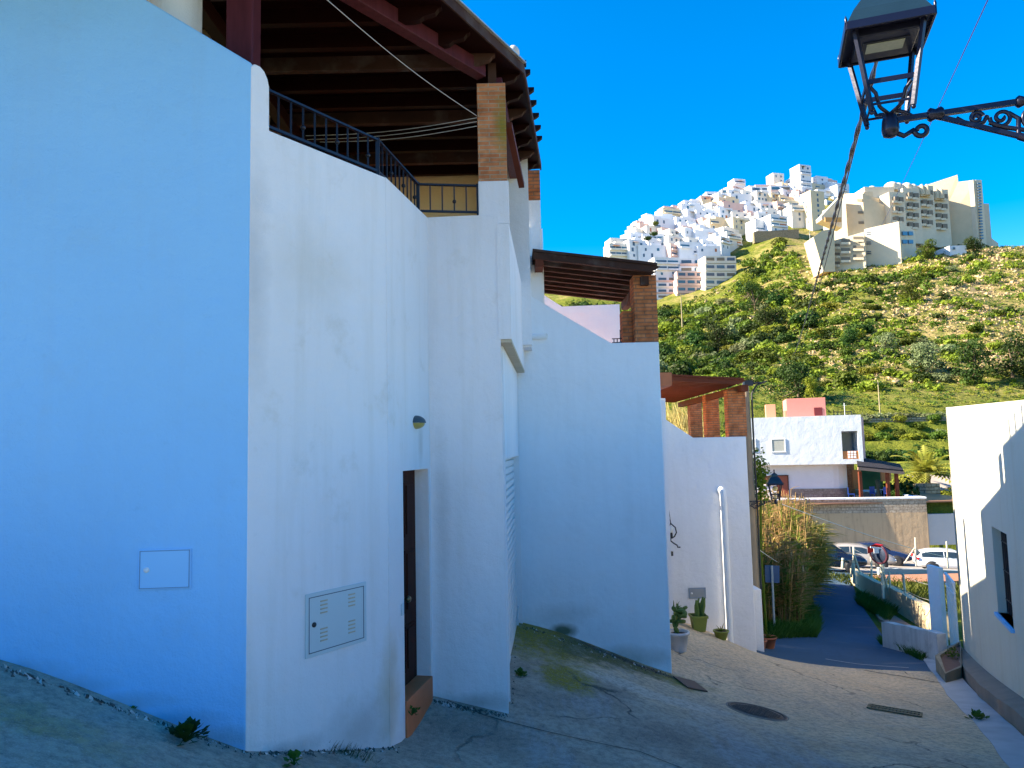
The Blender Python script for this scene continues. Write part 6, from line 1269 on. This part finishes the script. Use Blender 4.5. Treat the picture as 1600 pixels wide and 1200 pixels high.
blk(hot, 'side_block', 1407, 1430, 347, 392, 264.2, 10, M_hot2, 9, topR=360)
for k in range(2): 
    for s_ in range(2): slot(hot, 'window', 1409 + s_ * 9, 1416 + s_ * 9, 362 + k * 13, 368 + k * 13, 264.7 + s_ * 3.6, 267.2 + s_ * 3.6, M_wdk, .4)
for (x_, yb, r) in ((1362, 296, 3.0), (1392, 290, 4.5), (1402, 291, 3.5), (1416, 291, 3.6), (1426, 293, 3.0)):
    q = P(x_, yb, 292); MB().lathe((q.x, q.y, q.z - 2.5), [(r * .62, 0), (r * .62, 2.0), (r * .54, 2.9), (r * .34, 3.6), (.001, 4.0)], 14).build('roof_vault', M_hot2, hot)
blk(hot, 'roof_parapet', 1375, 1452, 297, 310, 293, 8, M_hot, 4, topR=292)
sb = thing('annex_building', 'small white annex in the bushes below the hotel tower', 'building', (0, 0, 0)); b_, a, b = blk(sb, 'wall', 1484, 1510, 384, 394, 268, 8, MT[0], 1, topR=383); slot(sb, 'window', 1488, 1492, 386.5, 390, 267.9, 268, M_wdk, .2)

# ---- town houses as individual things
ORD = ['first', 'second', 'third', 'fourth', 'fifth', 'sixth', 'seventh', 'eighth', 'ninth', 'tenth', 'eleventh', 'twelfth', 'thirteenth', 'fourteenth', 'fifteenth', 'sixteenth', 'seventeenth', 'eighteenth', 'nineteenth', 'twentieth']
def town_house(x, y, z, w, d, h, rz, mat, rg, label, steps=True, wmat=None, group='houses of the white hill town', nwin=None):
    o = thing('town_house', label, 'house', (0, 0, 0), group); m = MB(); m.box((0, 0, h / 2 - 7), (w, d, h + 14)); m.build('wall', mat, o)
    pt = MB(); ph = .7
    for (cx_, cy_, sx, sy) in ((0, -d / 2 + .15, w + .1, .3), (0, d / 2 - .15, w + .1, .3), (-w / 2 + .15, 0, .3, d - .6), (w / 2 - .15, 0, .3, d - .6)): pt.box((cx_, cy_, h + ph / 2), (sx, sy, ph))
    pt.build('parapet', mat, o)
    if steps:
        r = rg.random()
        if r < .55: MB().box((rg.choice((-1, 1)) * w * .22, d * .12, h + 1.4), (w * rg.uniform(.35, .55), d * .5, 2.8)).build('stair_head', mat, o)
        if r > .4: MB().box((rg.uniform(-.3, .3) * w, d * .1, h + .8), (.7, .7, 1.7)).build('chimney', mat, o)
    floors = max(1, int(h / 3.0)); wm = wmat or M_wdk
    for f in range(floors):
        zc_ = h - 1.55 - f * 3.0; n_ = nwin if nwin is not None else rg.choice((2, 2, 3, 3)); xs = [(-.5 + (k + .5) / n_) * w * .9 for k in range(n_)]
        wide = rg.random() < .3
        for xk in xs:
            if rg.random() < .15: continue
            ww, hh = (w * .8 / n_, 1.3) if wide else (rg.uniform(.8, 1.3), rg.uniform(1.1, 2.0)); m = MB(); m.box((xk, -d / 2 - .0, zc_), (ww, .24, hh)); m.build('window', rg.choice((wm, wm, M_wbl, M_wor if rg.random() < .3 else wm)), o)
            if wide: m = MB(); m.box((xk, -d / 2 - .5, zc_ - .9), (ww + .4, 1.0, .9)); m.build('balcony', mat, o)
        if rg.random() < .6: m = MB(); m.box((-w / 2, rg.uniform(-.25, .25) * d, zc_), (.24, .9, 1.2)); m.build('window', wm, o)
    if rg.random() < .3: xk = rg.uniform(-.2, .2) * w; MB().ext([(xk - 1.6, -d / 2 - .1, h - .3), (xk + 1.6, -d / 2 - .1, h - .3), (xk + 1.6, -d / 2 - 1.4, h - .9), (xk - 1.6, -d / 2 - 1.4, h - .9)], (0, 0, .12)).build('awning', rg.choice((M_wor, M_rec, MT[3], M_wbl)), o)
    if rg.random() < .25: MB().sphere((rg.uniform(-.3, .3) * w, 0, h + .3), 1.3, (1, 1, .9), 6).build('dome', mat, o)
    o.location = (x, y, z); o.rotation_euler.z = rz; return o
# skyline limits of the photograph as (x, y) pixel polylines
top_line = [(930, 388), (960, 378), (985, 358), (1010, 338), (1030, 326), (1060, 318), (1090, 306), (1110, 300), (1130, 296), (1160, 286), (1200, 276), (1245, 268), (1290, 276), (1330, 290)]
low_line = [(930, 395), (970, 420), (1030, 420), (1060, 408), (1105, 405), (1140, 398), (1152, 385), (1175, 360), (1232, 352), (1240, 340), (1300, 335), (1330, 310)]
def pl_y(line, x):
    for (a, b), (c, d) in zip(line[:-1], line[1:]):
        if a <= x <= c: return b + (d - b) * (x - a) / (c - a)
    return line[0][1] if x < line[0][0] else line[-1][1]
rg = random.Random(21); rowi = 0; total = 0
row_y = [404, 395, 386, 377, 368, 359, 350, 341, 332, 323, 314, 305, 297, 290, 283]
rn = ['lowest', 'second lowest', 'third lowest', 'fourth lowest', 'fifth lowest', 'sixth lowest', 'seventh lowest', 'middle', 'seventh highest', 'sixth highest', 'fifth highest', 'fourth highest', 'third highest', 'second highest', 'highest']
for ri, ry in enumerate(row_y):
    d = 366 + ri * 10; px = 928 + rg.uniform(0, 12); k = 0
    while px < 1322:
        w = rg.uniform(8.5, 15); pxw = w * F / d
        ty = pl_y(top_line, px) + rg.uniform(3, 9); by = pl_y(low_line, px)
        if ry - 14 > ty - 6 and ry < by + 4 and not (1128 < px < 1250 and ry < 300):
            x = X(px, ry, d); h = rg.uniform(5.5, 9.5); zb = Z(px, ry, d); h = min(h, Z(px, ty, d) - zb) if Z(px, ty, d) - zb > 3 else 4
            r = rg.random(); mi = 0 if r < .48 else 1 if r < .74 else 2 if r < .87 else 3; colr = ['bright white', 'warm white', 'cream', 'pinkish'][mi]
            size = 'wide' if w > 12.5 else 'narrow' if w < 10 else 'mid-sized'
            town_house(x, d + 4, zb, w, rg.uniform(7, 9.5), h, R(rg.uniform(4, 44)), MT[mi], rg, '%s %s house, %s from left in %s row of the hill town' % (size, colr, ORD[min(k, 19)], rn[ri])); k += 1; total += 1
        px += pxw * rg.uniform(.72, .95)
print('town', total)
rg = random.Random(5)
def special(x0_, x1_, yt, yb, d, mat, label, dep=9, rz=22, nwin=2, name=None, **kw):
    a, b = P(x0_, yb, d), P(x1_, yb, d); w = (b.x - a.x) * .92; zt = Z((x0_ + x1_) / 2, yt, d); return town_house((a.x + b.x) / 2, d + dep / 2, a.z, w, dep, zt - a.z, R(rz), mat, rg, label, nwin=nwin, **kw)
special(1247, 1271, 259, 335, 470, MT[0], 'tall white tower house with paired windows, highest point of the hill town', 9, 20, 2, steps=False)
special(1272, 1296, 277, 330, 478, MT[0], 'plain white block right of the tall tower house', 10, 20, 1, steps=False); special(1294, 1330, 288, 330, 474, MT[0], 'long white block below the overhead cables, right end of the town', 10, 15, 3)
special(1262, 1291, 300, 352, 400, MT[2], 'cream tower-like house at the lower right of the hill town', 8, 20, 1, steps=False); special(1234, 1262, 322, 350, 404, MT[1], 'plain house with big blank wall left of the cream tower', 9, 10, 1, steps=False)
special(1196, 1232, 338, 368, 385, MT[0], 'white house with blue arched openings at the lower edge of the town', 9, 22, 2, wmat=M_wbl); special(1174, 1198, 345, 366, 387, MT[0], 'low white house next to the one with blue openings', 8, 22, 1, wmat=M_wbl)
special(1144, 1166, 281, 312, 486, MT[0], 'white tower house with small dark windows, left of the long blocks', 8, 15, 1, steps=False); special(1205, 1226, 272, 300, 486, MT[1], 'cream tower house near the top of the town', 8, 15, 2, steps=False)
def apt(x0_, x1_, yt, yb, d, floors, mat, label, skew=0, cols=3, step=1.4):
    o = thing('apartment_block', label, 'apartments', (0, 0, 0), 'apartment blocks of the hill town'); fh = (yb - yt) / floors
    for f in range(floors):
        dd = d - (f + 1) * step + floors * step; y0_ = yt + f * fh; fl_, a, b = blk(o, 'storey', x0_, x1_, y0_, y0_ + fh * (1.2 if f < floors - 1 else 1.3), dd, 8 + f * step, mat, skew)
        for c in range(cols):
            xa = x0_ + (x1_ - x0_) * (c + .12) / cols; xb = x0_ + (x1_ - x0_) * (c + .86) / cols; s0_ = skew * (xa - x0_) / (x1_ - x0_); s1_ = skew * (xb - x0_) / (x1_ - x0_)
            slot(fl_, 'window', xa, xb, y0_ + fh * .22, y0_ + fh * .60, dd + s0_, dd + s1_, rg.choice((M_wdk, M_wdk, M_wbl, M_rec)), .18)
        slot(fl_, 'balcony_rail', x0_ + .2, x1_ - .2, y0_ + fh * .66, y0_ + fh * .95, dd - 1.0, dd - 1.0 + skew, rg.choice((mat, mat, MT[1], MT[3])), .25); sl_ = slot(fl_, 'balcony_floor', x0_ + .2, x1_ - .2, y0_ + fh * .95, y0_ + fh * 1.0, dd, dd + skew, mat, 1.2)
    return o
apt(1128, 1172, 296, 330, 462, 4, MT[1], 'long white balcony block near the skyline, left part', 4, 3); apt(1174, 1204, 292, 326, 462, 4, MT[0], 'long white balcony block near the skyline, middle part', 3, 2); apt(1204, 1236, 290, 322, 462, 3, MT[0], 'long white balcony block near the skyline, right part with wide windows', 3, 2)
apt(1102, 1150, 400, 484, 338, 7, MT[1], 'stepped apartment block with balconies, rightmost and tallest of the lower three', 3, 3, 1.1); apt(1058, 1102, 424, 482, 342, 5, MT[3], 'stepped apartment block with pinkish balconies, middle of the lower three', 2, 3, 1.1); apt(1010, 1060, 432, 478, 346, 5, MT[0], 'stepped apartment block showing beside the brick pillar, left of the lower three', 2, 3, 1.1)
apt(1062, 1104, 404, 428, 352, 2, MT[0], 'white terrace with dark maroon recess above the middle apartments', 2, 2); special(1018, 1064, 404, 434, 352, MT[0], 'bluish white house above the left apartments', 9, 10, 2)
for i, (px, py, d, r, kk) in enumerate(((1012, 375, 372, 3, 'dark'), (1022, 368, 378, 3, 'dark'), (985, 380, 375, 3.2, 'dark'), (1087, 318, 470, 4, 'dark'), (1050, 372, 380, 2.6, 'dark'), (1025, 352, 395, 3, 'mid'))):
    q = P(px, py, d); o = bpy.data.objects.new('bush', protos['bush_dark_a' if kk == 'dark' else 'bush_mid_a']); COL.objects.link(o); o.location = q; o.scale = (r, r, r * .8); tag(o, 'dark garden tree between the white town houses', 'tree', 'garden trees in the hill town')
# brown earth bank and wall below the lower houses
m = MB(); a, b = P(1178, 362, 383), P(1248, 358, 383); m.ext([a, b, b - Vector((0, 0, 5)), a - Vector((0, 0, 6))], (0, 3, 0)); tag(m.build('stone_wall', M_stone), 'brown stone wall under the lowest white houses', 'wall')
